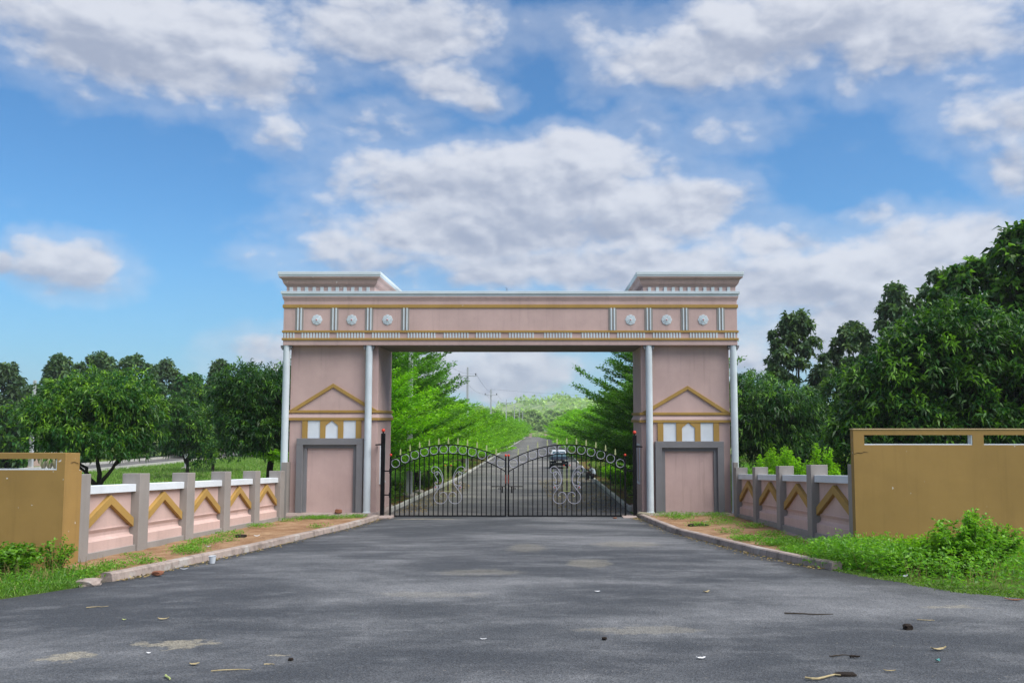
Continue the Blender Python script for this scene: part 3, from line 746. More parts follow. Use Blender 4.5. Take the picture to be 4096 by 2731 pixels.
LY = [-15.60, -12.63, -9.65, -6.68, -3.70, -.72]
RY = [-15.1, -11.5, -7.9, -4.3, -.72]
boundary_wall('low pink wall with grey posts and ochre chevrons left of the gateway', LY, .55, lambda y: -10.05, lambda y: -.0535 * y - .15, 1, (-10.05, -8, .28))
boundary_wall('low pink wall with grey posts and ochre chevrons right of the gateway', RY, .45, lambda y: 6.92 + .032 * (y + 15.1), lambda y: -.0605 * y - .03, -1, (7.2, -8, .45))
# old wall stubs beside the piers
for x, lab in ((-10.32, 'weathered grey wall stub between left pier and last fence post'), (7.58, 'weathered grey wall stub between right pier and last fence post')):
    tag(MB().box(x - .06, x + .16 if x < 0 else x + .1, -.10, .42, -.2, 2.12).build('wall_stub', 'grey_post', org=(x, .1, 0)), lab, 'wall', 'wall stubs')
def slot_wall(name, label, x0, x1, yf, th, zb, zt, slots, zs0, zs1, extra):
    r = empty(name, ((x0 + x1) / 2, yf, zb), label, 'wall', 'ochre street walls')
    m = MB(); m.box(x0, x1, yf, yf + th, zb, zs0); m.box(x0, x1, yf, yf + th, zs1, zt)
    xs = x0
    for a, b in slots:
        if a > xs: m.box(xs, a, yf, yf + th, zs0, zs1)
        xs = b
    if xs < x1: m.box(xs, x1, yf, yf + th, zs0, zs1)
    bm_ = m.build('wall_body', 'ochre_wall', r)
    for a, b in slots:
        s = MB(); s.box(a + .002, b - .002, yf + .012, yf + th - .01, zs0 + .001, zs0 + .022)
        s.box(b - .022, b - .001, yf + .012, yf + th - .01, zs0 + .023, zs1 - .001); s.build('slot_lining', 'white_plain', r)
    if extra: extra(r)
    return r
def crack(r, pts, y): MB().tube([(x, y, z) for x, z in pts], [.004] + [.007] * (len(pts) - 2) + [.003], 4).build('crack', 'dung', r)
def lreturn(r):
    MB().tube([(-9.972, -16.85, 2.96), (-9.972, -16.7, 2.93), (-9.972, -16.5, 2.95), (-9.972, -16.3, 2.90)], .005, 4).build('crack', 'dung', r)
    MB().box(-10.22, -9.975, -16.678, -16.16, .45, 2.75).box(-10.22, -9.985, -16.678, -16.25, 2.752, 3.13).build('corner_pier', 'ochre_wall', r)
    MB().box(-10.6, -10.0, -16.98, -16.7, .4, .74).build('footing', 'concrete', r)
slot_wall('ochre_wall', 'ochre yellow wall with long top slot at left edge of road', -15.5, -9.95, -16.9, .22, .45, 3.15, [(-13.6, -10.12)], 2.80, 3.03, lreturn)
slot_wall('ochre_wall', 'tall ochre yellow wall with slots behind the green bush', 6.86, 17.5, -15.72, .19, .45, 3.62, [(7.10, 9.50), (9.75, 12.15), (12.4, 14.8)], 3.28, 3.50,
          lambda r: crack(r, [(6.86, 3.08), (6.95, 3.11), (7.02, 3.10), (7.10, 3.13), (7.17, 3.12)], -15.721) or MB().box(6.845, 17.5, -15.735, -15.515, 3.62, 3.64).build('coping', 'pale_ochre', r))

# ================================================================== small masonry at the gate
tag(MB().box(-6.72, -5.86, -1.02, -.02, -.1, .085).build('footing_slab', 'pink_concrete', org=(-6.3, -.5, 0), bevel=.02), 'pink concrete slab at foot of the left gate post', 'slab', 'concrete slabs')
tag(MB().box(3.05, 3.62, -1.0, -.05, -.1, .075).build('footing_slab', 'pink_concrete', org=(3.35, -.5, 0), bevel=.02), 'pink concrete slab at foot of the right gate post', 'slab', 'concrete slabs')
def rock(name, c, s, mat, label, cat, group=None, seed=0):
    rs = random.Random(seed); bm = bmesh.new(); bmesh.ops.create_icosphere(bm, subdivisions=2, radius=1)
    for v in bm.verts:
        k = rs.uniform(.82, 1.1); v.co = Vector((max(-.8, min(.8, v.co.x)) * k * s[0], max(-.8, min(.8, v.co.y)) * k * s[1], max(-.75, min(.75, v.co.z)) * k * s[2]))
    bmesh.ops.rotate(bm, matrix=Matrix.Rotation(rs.uniform(0, 3), 3, 'Z'), verts=bm.verts) if s[0] < .12 else None
    me = bpy.data.meshes.new(name); bm.to_mesh(me); bm.free(); me.materials.append(MATS[mat]); me.set_sharp_from_angle(angle=R(35))
    o = bpy.data.objects.new(name, me); COL.objects.link(o); o.location = c
    return tag(o, label, cat, group)
rock('rock', (3.82, -1.05, .18), (.30, .16, .14), 'stone', 'mossy grey rock lying beside the right gate post slab', 'rock', seed=3)
rock('rock', (-8.12, .02, .20), (.18, .12, .11), 'red_stone', 'reddish rock on the ledge under the left niche', 'rock', seed=5)
rock('brick_piece', (2.70, -1.4, .10), (.10, .06, .035), 'red_stone', 'broken red brick piece on road near right gate slab', 'brick', seed=8)
rock('brick_piece', (-7.20, -18.65, 1.0), (.13, .08, .06), 'red_stone', 'broken red brick piece against the left kerb', 'brick', seed=9)
rock('kerb_block', (-7.92, -19.72, 1.01), (.25, .22, .11), 'old_kerb', 'loose weathered concrete block at end of left kerb', 'block', seed=12)

# ================================================================== TREES
def leafy_tree(name, loc, label, cat, group, lobes, nC, per, L, Wd, mat, tip, trunk, shell=.34, droop=.3, gap=0, spread=.9, inner=.25):
    r = empty(name, loc, label, cat, group); o = np.array(loc)
    lv = Leaves(); P, Nn = lobes_points(lobes, nC, shell, gap)
    # flush of young leaves on some shoot tips, mostly outer ones; also paints lit tips into the tone
    tone = np.clip(rng.normal(.10, .12, len(P)) + np.where(rng.random(len(P)) < tip * .8, .58, 0) * (Nn[:, 2] > -.2), 0, 1)
    clusters(lv, P, Nn, per, L, Wd, tone, spread, droop, jit=L * .25)
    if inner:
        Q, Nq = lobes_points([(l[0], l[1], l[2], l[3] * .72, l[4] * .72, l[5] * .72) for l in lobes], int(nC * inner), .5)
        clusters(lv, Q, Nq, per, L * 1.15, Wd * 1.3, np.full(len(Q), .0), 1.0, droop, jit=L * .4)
    c = lv.build('crown', mat, r)
    m = MB()
    for pts, r0, r1 in trunk:
        k = len(pts); m.tube([Vector(p) + Vector(loc) for p in pts], [r0 + (r1 - r0) * i / (k - 1) for i in range(k)], 8)
    m.build('trunk', 'bark', r, smooth=True)
    return r
def mango_trunk(h, lobes, r0=.16, n=6):
    t = [(wob((0, 0, -.2), (.05, 0, h), 4, .04), r0, r0 * .8)]
    for l in random.sample(lobes, min(n, len(lobes))): t.append((wob((.03, 0, h * random.uniform(.8, 1)), (l[0] * .75, l[1] * .75, l[2] - l[5] * .1), 5, .07), r0 * .6, .02))
    return t
MG = 'mango trees behind the boundary walls'
def crown_lobes(n, w, d, z0, z1, s=.52, seed=1, top=1.0):
    rs = random.Random(seed); out = [(0, 0, (z0 + z1) / 2, w * .34, d * .34, (z1 - z0) * .42)]
    for i in range(n):
        a = 2 * math.pi * (i / n) * 2.4 + rs.uniform(-.4, .4); q = rs.uniform(.35, .68); zz = z0 + (z1 - z0) * (.22 + .62 * ((i * .618) % 1)) 
        sh = 1 - .35 * max(0, (zz - z0) / (z1 - z0) - .4)
        rr = rs.uniform(.30, .42) * s / .52
        out.append((math.cos(a) * w / 2 * q * sh, math.sin(a) * d / 2 * q * sh, zz, w / 2 * rr * 1.15, d / 2 * rr * 1.15, (z1 - z0) * .26 * rs.uniform(.8, 1.15)))
    return out
lob = crown_lobes(17, 6.6, 6.4, 1.9, 6.35, seed=4)
leafy_tree('mango_tree', (-20.6, 5.5, H(-20, 5.5)), 'round mid green mango tree with forked trunk behind left ochre wall', 'tree', MG, lob, 2700, 11, .27, .066, 'mango_leaf', .30,
           [(wob((.2, 0, -.2), (.25, 0, 1.0), 3, .03), .17, .14), (wob((.25, 0, .95), (-1.0, .3, 2.4), 5, .05), .12, .05), (wob((.25, 0, .95), (1.3, -.2, 2.5), 5, .05), .11, .05), (wob((.25, 0, 1.0), (0, .3, 4.0), 5, .04), .12, .03), (wob((-.3, .1, 1.6), (-2.0, .2, 3.2), 5, .06), .07, .02), (wob((.9, 0, 2.0), (2.2, .2, 3.2), 5, .06), .07, .02)])
lob = crown_lobes(17, 7.4, 6.6, 2.0, 7.3, seed=9)
leafy_tree('mango_tree', (-14.4, 11, H(-15, 11)), 'dark green mango tree with straight trunk touching the left pier', 'tree', MG, lob, 2700, 11, .27, .062, 'dark_leaf', .20,
           [(wob((0, 0, -.2), (.25, 0, 2.3), 4, .03), .20, .16), (wob((.25, 0, 2.2), (1.6, .3, 4.4), 5, .06), .12, .03), (wob((.2, 0, 2.2), (-1.6, -.2, 4.2), 5, .06), .12, .03), (wob((.25, 0, 2.3), (.4, .2, 5.6), 5, .04), .12, .03)])
lob = crown_lobes(15, 6.4, 6.0, .5, 6.4, seed=14)
leafy_tree('mango_tree', (11.6, 9.5, H(12, 9.5)), 'rounded mango tree with long drooping leaves right of right pier', 'tree', MG, lob, 2600, 12, .29, .058, 'dark_leaf', .26, mango_trunk(1.6, lob), droop=.45)
lob = [(-4.1, 0, 2.6, 1.3, 1.8, 1.9), (-3.1, 0, 4.4, 1.4, 1.9, 1.9), (-1.7, 0, 5.8, 1.5, 2, 1.8), (-.2, 0, 6.3, 1.6, 2.1, 1.8), (1.7, 0, 5.6, 1.8, 2.1, 1.9), (3.6, .2, 5.0, 2.1, 2.2, 2.1),
       (-2.2, -.5, 2.6, 2.0, 1.9, 2.0), (.5, -.7, 3.0, 2.3, 2.1, 2.2), (3, -.6, 2.6, 2.5, 2.1, 2.2), (-4.0, 0, 1.0, 1.4, 1.5, 1.1), (0, .5, 4.6, 2.3, 2, 2.0), (-.9, -1.2, 4.7, 1.1, 1.1, 1.0), (1.6, -1.4, 5.0, 1.2, 1.1, .9), (-2.4, -1.2, 3.6, 1.1, 1.0, .9), (2.6, -1.6, 3.9, 1.3, 1.1, 1.0), (.4, -1.9, 3.2, 1.2, 1.0, .9)]
leafy_tree('mango_tree', (15.6, -3.0, H(15, -3)), 'huge dark mango tree filling the space behind the right ochre wall', 'tree', MG, lob, 4600, 11, .30, .085, 'dark_leaf', .36, mango_trunk(2.0, lob, .3, 9), droop=.25, inner=.4)

# teak trees, big leaves in open clumps
TG = 'tall teak trees behind the grounds'
def teak(loc, h, w, label, seed, nl=22, per=11, nC=520, L=.42, mat='teak_leaf', z0f=.22, grp=TG, tip=.12):
    rs = random.Random(seed); lobes = []; nl = int(nl * 1.8)
    for i in range(nl):
        f = (i + .5) / nl; zz = h * (z0f + (1 - z0f) * f * .95); env = w / 2 * (math.sin(math.pi * min(1, (.12 + .86 * f) ** .8)) * .95 + .12)
        a = i * 2.4 + rs.uniform(-.5, .5); q = rs.uniform(.35, 1.0)
        k = rs.uniform(.24, .40) * (w / 5) ** .5 * 1.35
        lobes.append((math.cos(a) * env * q, math.sin(a) * env * q, zz, k, k, k * .72))
    tr = [(wob((0, 0, -.2), (.1, .1, h * .93), 7, .015), .16 * h / 12, .03)]
    for l in lobes[::2]: tr.append((wob((0.05, 0, max(.8, l[2] - rs.uniform(.5, 1.3))), l[:3], 4, .05), .05, .015))
    return leafy_tree('teak_tree', loc, label, 'tree', grp, lobes, nC, per, L, L * .55, mat, tip, tr, shell=.55, droop=.35, spread=1.1, inner=0)
def gx(px, Z): return (px - PPX) * Z / FPX
def gp(px, Z): x = gx(px, Z); return (x, Z + CY, H(x, Z + CY))
teak(gp(3182, 66), 12.6, 6.2, 'slim teak tree with gaps showing sky, nearest the right pier', 3, 34, 10, 1000, .40)
teak(gp(3420, 70), 12.4, 6.2, 'second teak tree from the right pier, half hidden by mango', 5, 26, 10, 800, .40)
teak(gp(3590, 62), 14.2, 6.4, 'third teak tree showing above the big mango crown', 7, 26, 10, 800, .42)
teak(gp(3790, 44), 11.6, 5.0, 'fourth teak tree, top shoots above the big mango', 8, 22, 10, 700, .42)
teak(gp(3915, 42), 11.5, 6.0, 'broad leafy tree between the fourth teak and the right edge tree', 12, 28, 10, 900, .42, 'dark_leaf', tip=.3, z0f=.4)
teak(gp(4150, 38), 12.6, 6.0, 'tallest teak tree with large curled leaves at the right picture edge', 9, 30, 10, 900, .46, 'dark_leaf', tip=.3)
# tree line beyond the field on the left
LT = 'trees beyond the left field'
for i, (px, Z, h, w, mt, lab) in enumerate([
        (10, 104, 11.6, 8.5, 'teak_leaf', 'olive bushy tree at the far left picture edge'),
        (232, 112, 13.2, 5.2, 'teak_leaf', 'slim tall tree with bare lower trunk beside the utility pole'),
        (395, 118, 14.2, 10.5, 'teak_leaf', 'tall grey green tree above the round mango, left half'),
        (525, 118, 13.9, 11.0, 'teak_leaf', 'tall grey green tree above the round mango, right half'),
        (660, 124, 13.6, 8.0, 'teak_leaf', 'pale feathery tree between the two mango trees'),
        (760, 120, 11.4, 9.0, 'dark_leaf', 'low dark tree behind the thin utility pole'),
        (880, 126, 13.9, 5.6, 'teak_leaf', 'round topped tall tree peeping over the dark mango'),
        (130, 118, 9.6, 10.0, 'teak_leaf', 'low broad tree behind the left utility pole'),
        (985, 122, 10.5, 8.0, 'dark_leaf', 'low tree behind the dark mango crown'),
        (300, 100, 7.0, 7.0, 'dark_leaf', 'short bushy tree hidden behind the round mango'),
        (40, 88, 6.0, 6.0, 'mango_leaf', 'short young tree near the left picture edge'),
        (1090, 120, 10.0, 8.0, 'dark_leaf', 'far tree beside the left white column')]):
    teak(gp(px, Z), h, w, lab, 30 + i, 30, 9, 760, .60, mt, z0f=.28 if i == 1 else .06, grp=LT)
def mid_mango(px, Z, h, w, lab, seed):
    lob = crown_lobes(12, w, w, .4, h, seed=seed)
    leafy_tree('mango_tree', gp(px, Z), lab, 'tree', MG, lob, 1100, 10, .34, .10, 'mango_leaf', .2, mango_trunk(1.3, lob))
mid_mango(760, 72, 6.6, 5.2, 'mid green mango tree between the two nearer mangoes', 41)
mid_mango(3440, 56, 7.2, 6.4, 'bushy green mango filling the gap between the teaks and the huge mango', 47)
mid_mango(860, 82, 8.0, 7.0, 'mango tree half hidden behind the dark mango, thin pale trunk', 43)

# avenue trees with flat feathery layers
def avenue_tree(loc, h, rad, label, mat, seed, z0=1.9, per_m=1.9, pw=1.5, tw=8.5, grp='feathery trees lining the avenue'):
    r = empty('avenue_tree', loc, label, 'tree', grp); rs = random.Random(seed); lv = Leaves(); tm = MB(); L0 = Vector(loc)
    tm.tube([L0 + p for p in wob((0, 0, -.2), (.05, .05, h * .97), 8, .008)], [.12 * (1 - i / 9) + .015 for i in range(9)], 8)
    nt = int(h * per_m)
    for t in range(nt):
        f = t / (nt - 1); z = z0 + (h - z0) * f * .95; Rm = rad * (1 - f ** pw) * rs.uniform(.8, 1.12) + .45
        nb = 8 if f < .75 else 6
        for b in range(nb):
            a = t * 1.1 + b * 2 * math.pi / nb + rs.uniform(-.35, .35); rise = rs.uniform(.04, .40) + .25 * f
            Lb = Rm * rs.uniform(.65, 1.12); d = np.array([math.cos(a), math.sin(a), rise]); d /= np.linalg.norm(d)
            s_ = np.array([-math.sin(a), math.cos(a), 0]); base = np.array([0, 0, z - .3]); sag = np.array([0, 0, -.05 * Lb])
            if Lb > .8: tm.tube([L0 + Vector(base), L0 + Vector(base + d * Lb * .5 + sag), L0 + Vector(base + d * Lb)], [.03, .018, .006], 4)
            k = int(max(6, Lb * tw))
            for q in range(k):
                u = .15 + .85 * (q + rs.random()) / k; sd_ = 1 if q % 2 else -1
                tl = (1 - u * .45) * rs.uniform(.4, .85) * min(1.15, Lb / 1.8)
                td = d * .75 + s_ * sd_ * rs.uniform(.35, 1.0) + np.array([0, 0, rs.uniform(-.05, .18)]); td /= np.linalg.norm(td)
                n = int(7 + tl * 11); uu = rng.random(n)
                P = base + d * Lb * u + sag * 4 * u * (1 - u) + td * (uu * tl)[:, None] + rng.normal(size=(n, 3)) * np.array([.08, .08, .06])
                D = td * .9 + rdir(n) * .7 * np.array([1, 1, .45])
                lv.add(P, D, rng.uniform(.11, .21, n), rng.uniform(.055, .09, n), .15 + .5 * u * rng.random(n) + .25 * (rs.random() < .4), .1, up=rng.normal(size=(n, 3)) * .55 + np.array([0, 0, .8]))
    lv.build('crown', mat, r)
    tm.build('trunk', 'twig', r, smooth=True)
    return r
XL, XR = -8.4, 5.6
a1 = avenue_tree((XL - 1.9, 19.5, H(XL, 19)), 11.6, 5.0, 'tall dark layered avenue tree showing above the lime ones, left row', 'avenue_dark_leaf', 1, pw=3.0, tw=14)
a2 = avenue_tree((XL - .3, 10.5, H(XL, 10)), 7.1, 4.9, 'bright lime layered avenue tree just inside the gate, left row', 'bright_leaf', 2, pw=1.8, tw=12)
a3 = avenue_tree((XL, 30, H(XL, 30)), 7.0, 4.2, 'bright lime avenue tree third along the left row', 'bright_leaf', 3)
copy_tree(a2, (XL + .3, 21.5, H(XL, 21)), 2.0, 1.03, 'bright lime avenue tree second along the left row')
b1 = avenue_tree((XR + 1.0, 15, H(XR, 15)), 10.6, 4.9, 'tall dark layered avenue tree just inside the gate, right row', 'avenue_dark_leaf', 4, pw=2.2, tw=13)
b2 = avenue_tree((XR + .6, 24, H(XR, 24)), 7.4, 4.9, 'dull green layered avenue tree low beside the right row trunk', 'avenue_dark_leaf', 5, tw=13)
copy_tree(b1, (XL - .7, 15.0, H(XL, 15)), 1.3, .94, 'dark avenue tree rising behind the first lime tree of the left row')
copy_tree(a1, (XR + .4, 8.0, H(XR, 8)), 2.2, .64, 'dark avenue tree half hidden by the right pier')
y = 38; i = 0
while y < 288:
    src = (a2, a3, a2)[i % 3]
    lab = 'bright lime avenue tree among the farther trees of the left row' if i > 1 else ('bright lime avenue tree fourth along the left row', 'bright lime avenue tree fifth along the left row')[i]
    copy_tree(src, (XL + random.uniform(-.3, .6), y, H(XL, y)), random.uniform(0, 6), random.uniform(.80, .95), lab)
    lab = 'bright lime avenue tree among the farther trees of the right row' if i > 1 else ('bright lime avenue tree third along the right row', 'bright lime avenue tree fourth along the right row')[i]
    src = (a3, a2)[i % 2]
    if not 52 < y - 1.5 < 61: copy_tree(src, (XR + random.uniform(-.4, .3), y - 2.5, H(XR, y)), random.uniform(0, 6), random.uniform(.84, 1.0), lab)
    y += 8 if y < 110 else 9.5; i += 1

# far trees at the foot of the hill
FT = 'pale trees at the foot of the hill'
f0 = None
for i, (px, Z, h, w) in enumerate([(2075, 420, 17, 14), (2130, 470, 20, 15), (2180, 430, 12, 9), (2235, 460, 18, 15), (2030, 480, 18, 14), (2290, 430, 20, 15), (2105, 560, 20, 16), (2205, 600, 22, 18), (2340, 500, 20, 16), (1985, 450, 20, 15), (2260, 640, 22, 18), (2150, 680, 20, 18), (2400, 450, 22, 16), (1930, 430, 22, 16)]):
    loc = (gx(px, Z), Z + CY, -3.3)
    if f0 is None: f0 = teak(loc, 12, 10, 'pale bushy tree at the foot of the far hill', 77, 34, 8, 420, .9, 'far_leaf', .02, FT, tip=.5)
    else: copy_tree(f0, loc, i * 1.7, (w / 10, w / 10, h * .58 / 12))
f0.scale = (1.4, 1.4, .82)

# ================================================================== SHRUBS, WEEDS, GRASS
def shrub(loc, h, w, label, mat, seed, grp, L=.13, nst=26, cat='shrub', name='shrub', tonec=.35, per=16, wr=.42):
    r = empty(name, loc, label, cat, grp); rs = random.Random(seed); lv = Leaves(); m = MB(); L0 = Vector(loc)
    for i in range(nst):
        a = rs.uniform(0, 6.28); q = rs.random() ** .6; hh = h * rs.uniform(.55, 1.0) * (1 - .35 * q)
        b = Vector((math.cos(a) * w * .12 * q, math.sin(a) * w * .12 * q, -.05)); t = Vector((math.cos(a) * w / 2 * q, math.sin(a) * w / 2 * q, hh))
        mid = b.lerp(t, .5) + Vector((0, 0, hh * .12)); m.tube([L0 + b, L0 + mid, L0 + t], [.012, .008, .003], 4)
        n = per; u = np.sqrt(np.linspace(.08, 1, n)); bb, mm, tt = np.array(b), np.array(mid), np.array(t)
        P = ((1 - u) ** 2)[:, None] * bb + (2 * u * (1 - u))[:, None] * mm + (u ** 2)[:, None] * tt
        for rep in range(3):
            D = rdir(n) * np.array([1, 1, .5]) + np.array([0, 0, .35])
            lv.add(P + rng.normal(size=(n, 3)) * .03, D, L * rng.uniform(.6, 1.2, n), L * wr * rng.uniform(.8, 1.2, n), tonec + .4 * u * rng.random(n), .18, droop=.2)
    lv.build('foliage', mat, r); m.build('stems', 'twig', r)
    return r
SG = 'shrubs in the avenue verge'
s1 = shrub((-7.6, 6.0, H(-7.6, 6)), 1.25, 1.7, 'glossy green shrub right behind the gate hinge, left verge', 'weed_leaf', 1, SG, .14, 46)
s2 = shrub((5.0, 17, H(5, 17)), 1.5, 2.0, 'bright yellow green shrub behind the seated person', 'bright_leaf', 2, SG, .14, 50)
for i, (x, y, src, sc, lab) in enumerate([(-8.6, 14, s1, .9, 'green shrub beside the first utility pole'), (-7.4, 21, s1, .8, 'green shrub behind the white scrolls of the left gate leaf'), (-7.5, 29, s2, .8, 'yellow green shrub in the left verge under the lime trees'), (-7.6, 37, s1, .9, 'green shrub far along the left verge, before the pole'), (-7.8, 45, s2, .8, 'yellow green shrub farthest along the left verge'),
        (4.9, 24, s1, .9, 'green shrub in the right verge beyond the person'), (5.2, 31, s2, 1.0, 'yellow green shrub beside the parked car, right verge'), (5.4, 10, s1, 1.0, 'green shrub near the right gate post, right verge'), (5.2, 38, s1, .9, 'green shrub just past the parked car'), (7.5, 14, s2, 1.2, 'yellow green shrub behind the right verge trees'), (7.8, 21, s2, 1.3, 'large yellow green shrub set back behind right trees'), (-10.5, 12, s2, 1.1, 'yellow green shrub set back in the left field edge'), (-10.8, 19, s2, 1.2, 'large yellow green shrub set back beyond the pole')]):
    copy_tree(src, (x, y, H(x, y)), i * 1.3, sc, lab)
# front bushes
FG = 'bushes at the roadside'
shrub((8.0, -18.7, H(8, -18.7) + .05), 1.20, 1.7, 'tall leafy bush in front of right ochre wall', 'weed_leaf', 11, FG, .095, 70, 'bush', 'bush', .3, 22, .5)
shrub((7.15, -18.5, H(7, -18.5) + .05), .78, 1.1, 'yellowish drooping bush left of the tall leafy bush', 'bright_leaf', 12, FG, .10, 40, 'bush', 'bush', .35, 18, .3)
shrub((-10.3, -18.2, H(-10.3, -18.2) + .05), .72, 1.3, 'leafy green bush in front of the left ochre wall', 'weed_leaf', 13, FG, .12, 44, 'bush', 'bush', .25, 14, .42)
shrub((-9.75, -17.5, H(-9.75, -17.5) + .05), .75, .8, 'sparse upright weed at foot of the left ochre wall', 'weed_leaf', 14, FG, .09, 14, 'bush', 'bush', .2, 12, .4)
shrub((10.0, -18.6, H(10, -18.6) + .05), .75, 1.6, 'low dense bush at the right picture edge', 'weed_leaf', 15, FG, .09, 50, 'bush', 'bush', .2, 16, .4)
# tall yellow green weeds behind the right wall
wg = 'tall weeds behind the right boundary wall'
w0 = None
for i in range(22):
    x = 8.45 + (i % 6) * .52 + random.uniform(-.08, .2); y = -5.0 + (i // 6) * 1.8 + random.uniform(-.7, .7)
    loc = (x, y, H(x, y))
    if w0 is None: w0 = shrub(loc, 2.5, .95, 'tall spiky yellow green weed plant behind the right boundary wall', 'bright_leaf', 21, wg, .10, 26, 'weed', 'weed_plant', .55, 34, .45)
    else: copy_tree(w0, loc, i * 1.1, (1, 1, random.uniform(.92, 1.22)))
def scatter(name, label, cat, pts, hgt, mat, per, wid, tone, lean=.5, leafy=False):
    lv = Leaves(); P = np.array(pts); n = len(P)
    Q = np.repeat(P, per, 0) + rng.normal(size=(n * per, 3)) * np.array([.05, .05, 0]) * (2 if leafy else 1)
    hh = hgt * rng.uniform(.5, 1.2, n * per)
    if leafy:
        Q[:, 2] += rng.random(n * per) * hgt; hh = wid * 2.4 * rng.uniform(.6, 1.3, n * per)
        D = rdir(n * per) * np.array([1, 1, .5]) + np.array([0, 0, .3]); ww = hh * .38
    else:
        D = rdir(n * per) * np.array([lean, lean, .1]) + np.array([0, 0, 1.0]); ww = np.full(n * per, wid)
    t = np.repeat(rng.random(n), per) * .5 + tone + rng.normal(size=n * per) * .12
    lv.add(Q, D, hh, ww, t, .15, droop=.15)
    return tag(lv.build(name, mat, kind='stuff'), label, cat)
def inside(poly, n):
    xs = [p[0] for p in poly]; ys = [p[1] for p in poly]; out = []
    while len(out) < n:
        x, y = random.uniform(min(xs), max(xs)), random.uniform(min(ys), max(ys)); c = False; j = len(poly) - 1
        for i in range(len(poly)):
            if (poly[i][1] > y) != (poly[j][1] > y) and x < (poly[j][0] - poly[i][0]) * (y - poly[i][1]) / (poly[j][1] - poly[i][1]) + poly[i][0]: c = not c
            j = i
        if c: out.append((x, y, H(x, y) - .01))
    return out
lawn = [(x, y, z) for x, y, z in inside([(-11.2, -14), (-11.2, 60), (-41, 110), (-41, 30), (-22, -14)], 15000)]
scatter('lawn_grass', 'tall pale grass in the field behind the left boundary wall', 'grass', lawn, .34, 'lawn_blade', 4, .045, .15)
scatter('field_grass', 'green ground plants on the field beyond the avenue trees', 'grass', inside([(-10.5, 4), (-10.5, 60), (-18, 60), (-18, 4)], 3500) + inside([(6.5, 4), (6.5, 60), (22, 60), (22, 4)], 5500), .40, 'weed_leaf', 5, .05, .15)
scatter('right_undergrowth', 'green undergrowth behind the right boundary wall', 'undergrowth', inside([(8.0, -14), (8.0, 4), (17, 4), (17, -14)], 2600), .7, 'weed_leaf', 9, .055, .2, leafy=True)
scatter('verge_cover', 'green ground plants between kerb and avenue trees', 'plants', [(x, y, H(x, y) + .05) for x, y, z in inside([(-7.0, 3.8), (-7.2, 60), (-12, 60), (-12, 3.8)], 1500) + inside([(4.3, 3.8), (4.5, 60), (9, 60), (9, 3.8)], 1300)], .30, 'weed_leaf', 9, .05, .05, leafy=True)
rw = [(5.55, -18.2), (6.1, -19.7), (6.6, -21.0), (7.3, -21.6), (9.6, -22.2), (14, -23.0), (14, -16.0), (6.2, -16.0)]
scatter('roadside_weeds', 'low mixed weeds along the road edge under the right ochre wall', 'weeds', inside(rw, 1500) + inside([(5.3, -17.6), (6.2, -19.2), (7.2, -18.9), (7.0, -16.0), (5.7, -16.4)], 520), .50, 'weed_leaf', 16, .036, .08, leafy=True)
scatter('creeping_grass', 'flat creeping grass edging the asphalt, right side', 'grass', inside([(5.5, -18.35), (6.0, -19.95), (6.45, -21.25), (7.2, -21.95), (9.6, -22.6), (14, -23.5), (14, -22.6), (9.6, -21.8), (7.4, -21.2), (6.6, -19.8), (5.8, -18.2)], 1500), .06, 'grass_leaf', 7, .02, .15, 1.2)
scatter('verge_weeds', 'small weeds among the bushes by the left ochre wall', 'weeds', inside([(-11.6, -17.2), (-8.4, -17.4), (-7.95, -19.7), (-8.6, -21.2), (-11.6, -22.8)], 650), .20, 'weed_leaf', 9, .030, .1, leafy=True)
scatter('verge_grass', 'fresh green grass along the road edge at left', 'grass', inside([(-11.8, -17.4), (-9.9, -17.2), (-8.3, -18.4), (-7.9, -19.85), (-8.2, -20.65), (-8.65, -21.35), (-11.8, -24)], 2400), .17, 'grass_leaf', 6, .013, .0, .9)
scatter('dry_stalks', 'dry straw coloured stalks standing among the roadside weeds', 'stalks', inside(rw, 170) + inside([(-11.6, -17.4), (-8.4, -17.6), (-8.1, -19.7), (-8.7, -21.2), (-11.6, -22.8)], 90), .5, 'dry_leaf', 3, .010, .4, .45)
scatter('loose_weeds', 'taller loose weed shoots at the foot of the right ochre wall', 'weeds', inside([(6.2, -16.2), (7.0, -19.5), (9.5, -20.5), (14, -21), (14, -16.2)], 420), .62, 'weed_leaf', 10, .045, .25, leafy=True)
bl = []
for cx, cy, rr, n in ((-9.0, -.6, .5, 60), (-8.4, -.9, .35, 40), (-7.6, -.7, .6, 60), (-9.4, -2.0, .4, 20), (-9.6, -5.0, .4, 30), (-9.3, -8.8, .35, 30), (-8.9, -11.2, .45, 40), (-9.0, -12.0, .3, 30), (-8.6, -13.8, .3, 36), (-8.2, -14.5, .3, 30), (-8.2, -16.8, .25, 20), (-8.6, -17.6, .3, 26), (-8.4, -18.6, .25, 24), (-9.0, -15.5, .25, 12), (-7.3, -6.4, .3, 14),
                      (5.2, -.6, .8, 80), (6.6, -.5, .5, 50), (5.0, -2.6, .4, 40), (6.5, -3.2, .5, 30), (6.0, -5.5, .5, 34), (6.6, -7.0, .4, 34), (5.0, -6.5, .3, 24), (5.4, -9.5, .3, 20), (6.3, -10.5, .3, 30), (5.3, -12.2, .35, 70), (5.8, -13.4, .4, 120), (6.1, -14.6, .4, 120), (5.7, -15.6, .4, 110), (6.3, -12.4, .3, 40)):
    for _ in range(int(n * 1.6)):
        a = random.uniform(0, 6.28); q = 1.15 * rr * random.random() ** .5; x, y = cx + q * math.cos(a), cy + q * math.sin(a); bl.append((x, y, H(x, y) + .06))
scatter('bed_weeds', 'scattered small weeds growing in the red soil beds by the kerbs', 'weeds', bl, .13, 'weed_leaf', 9, .026, .12, leafy=True)
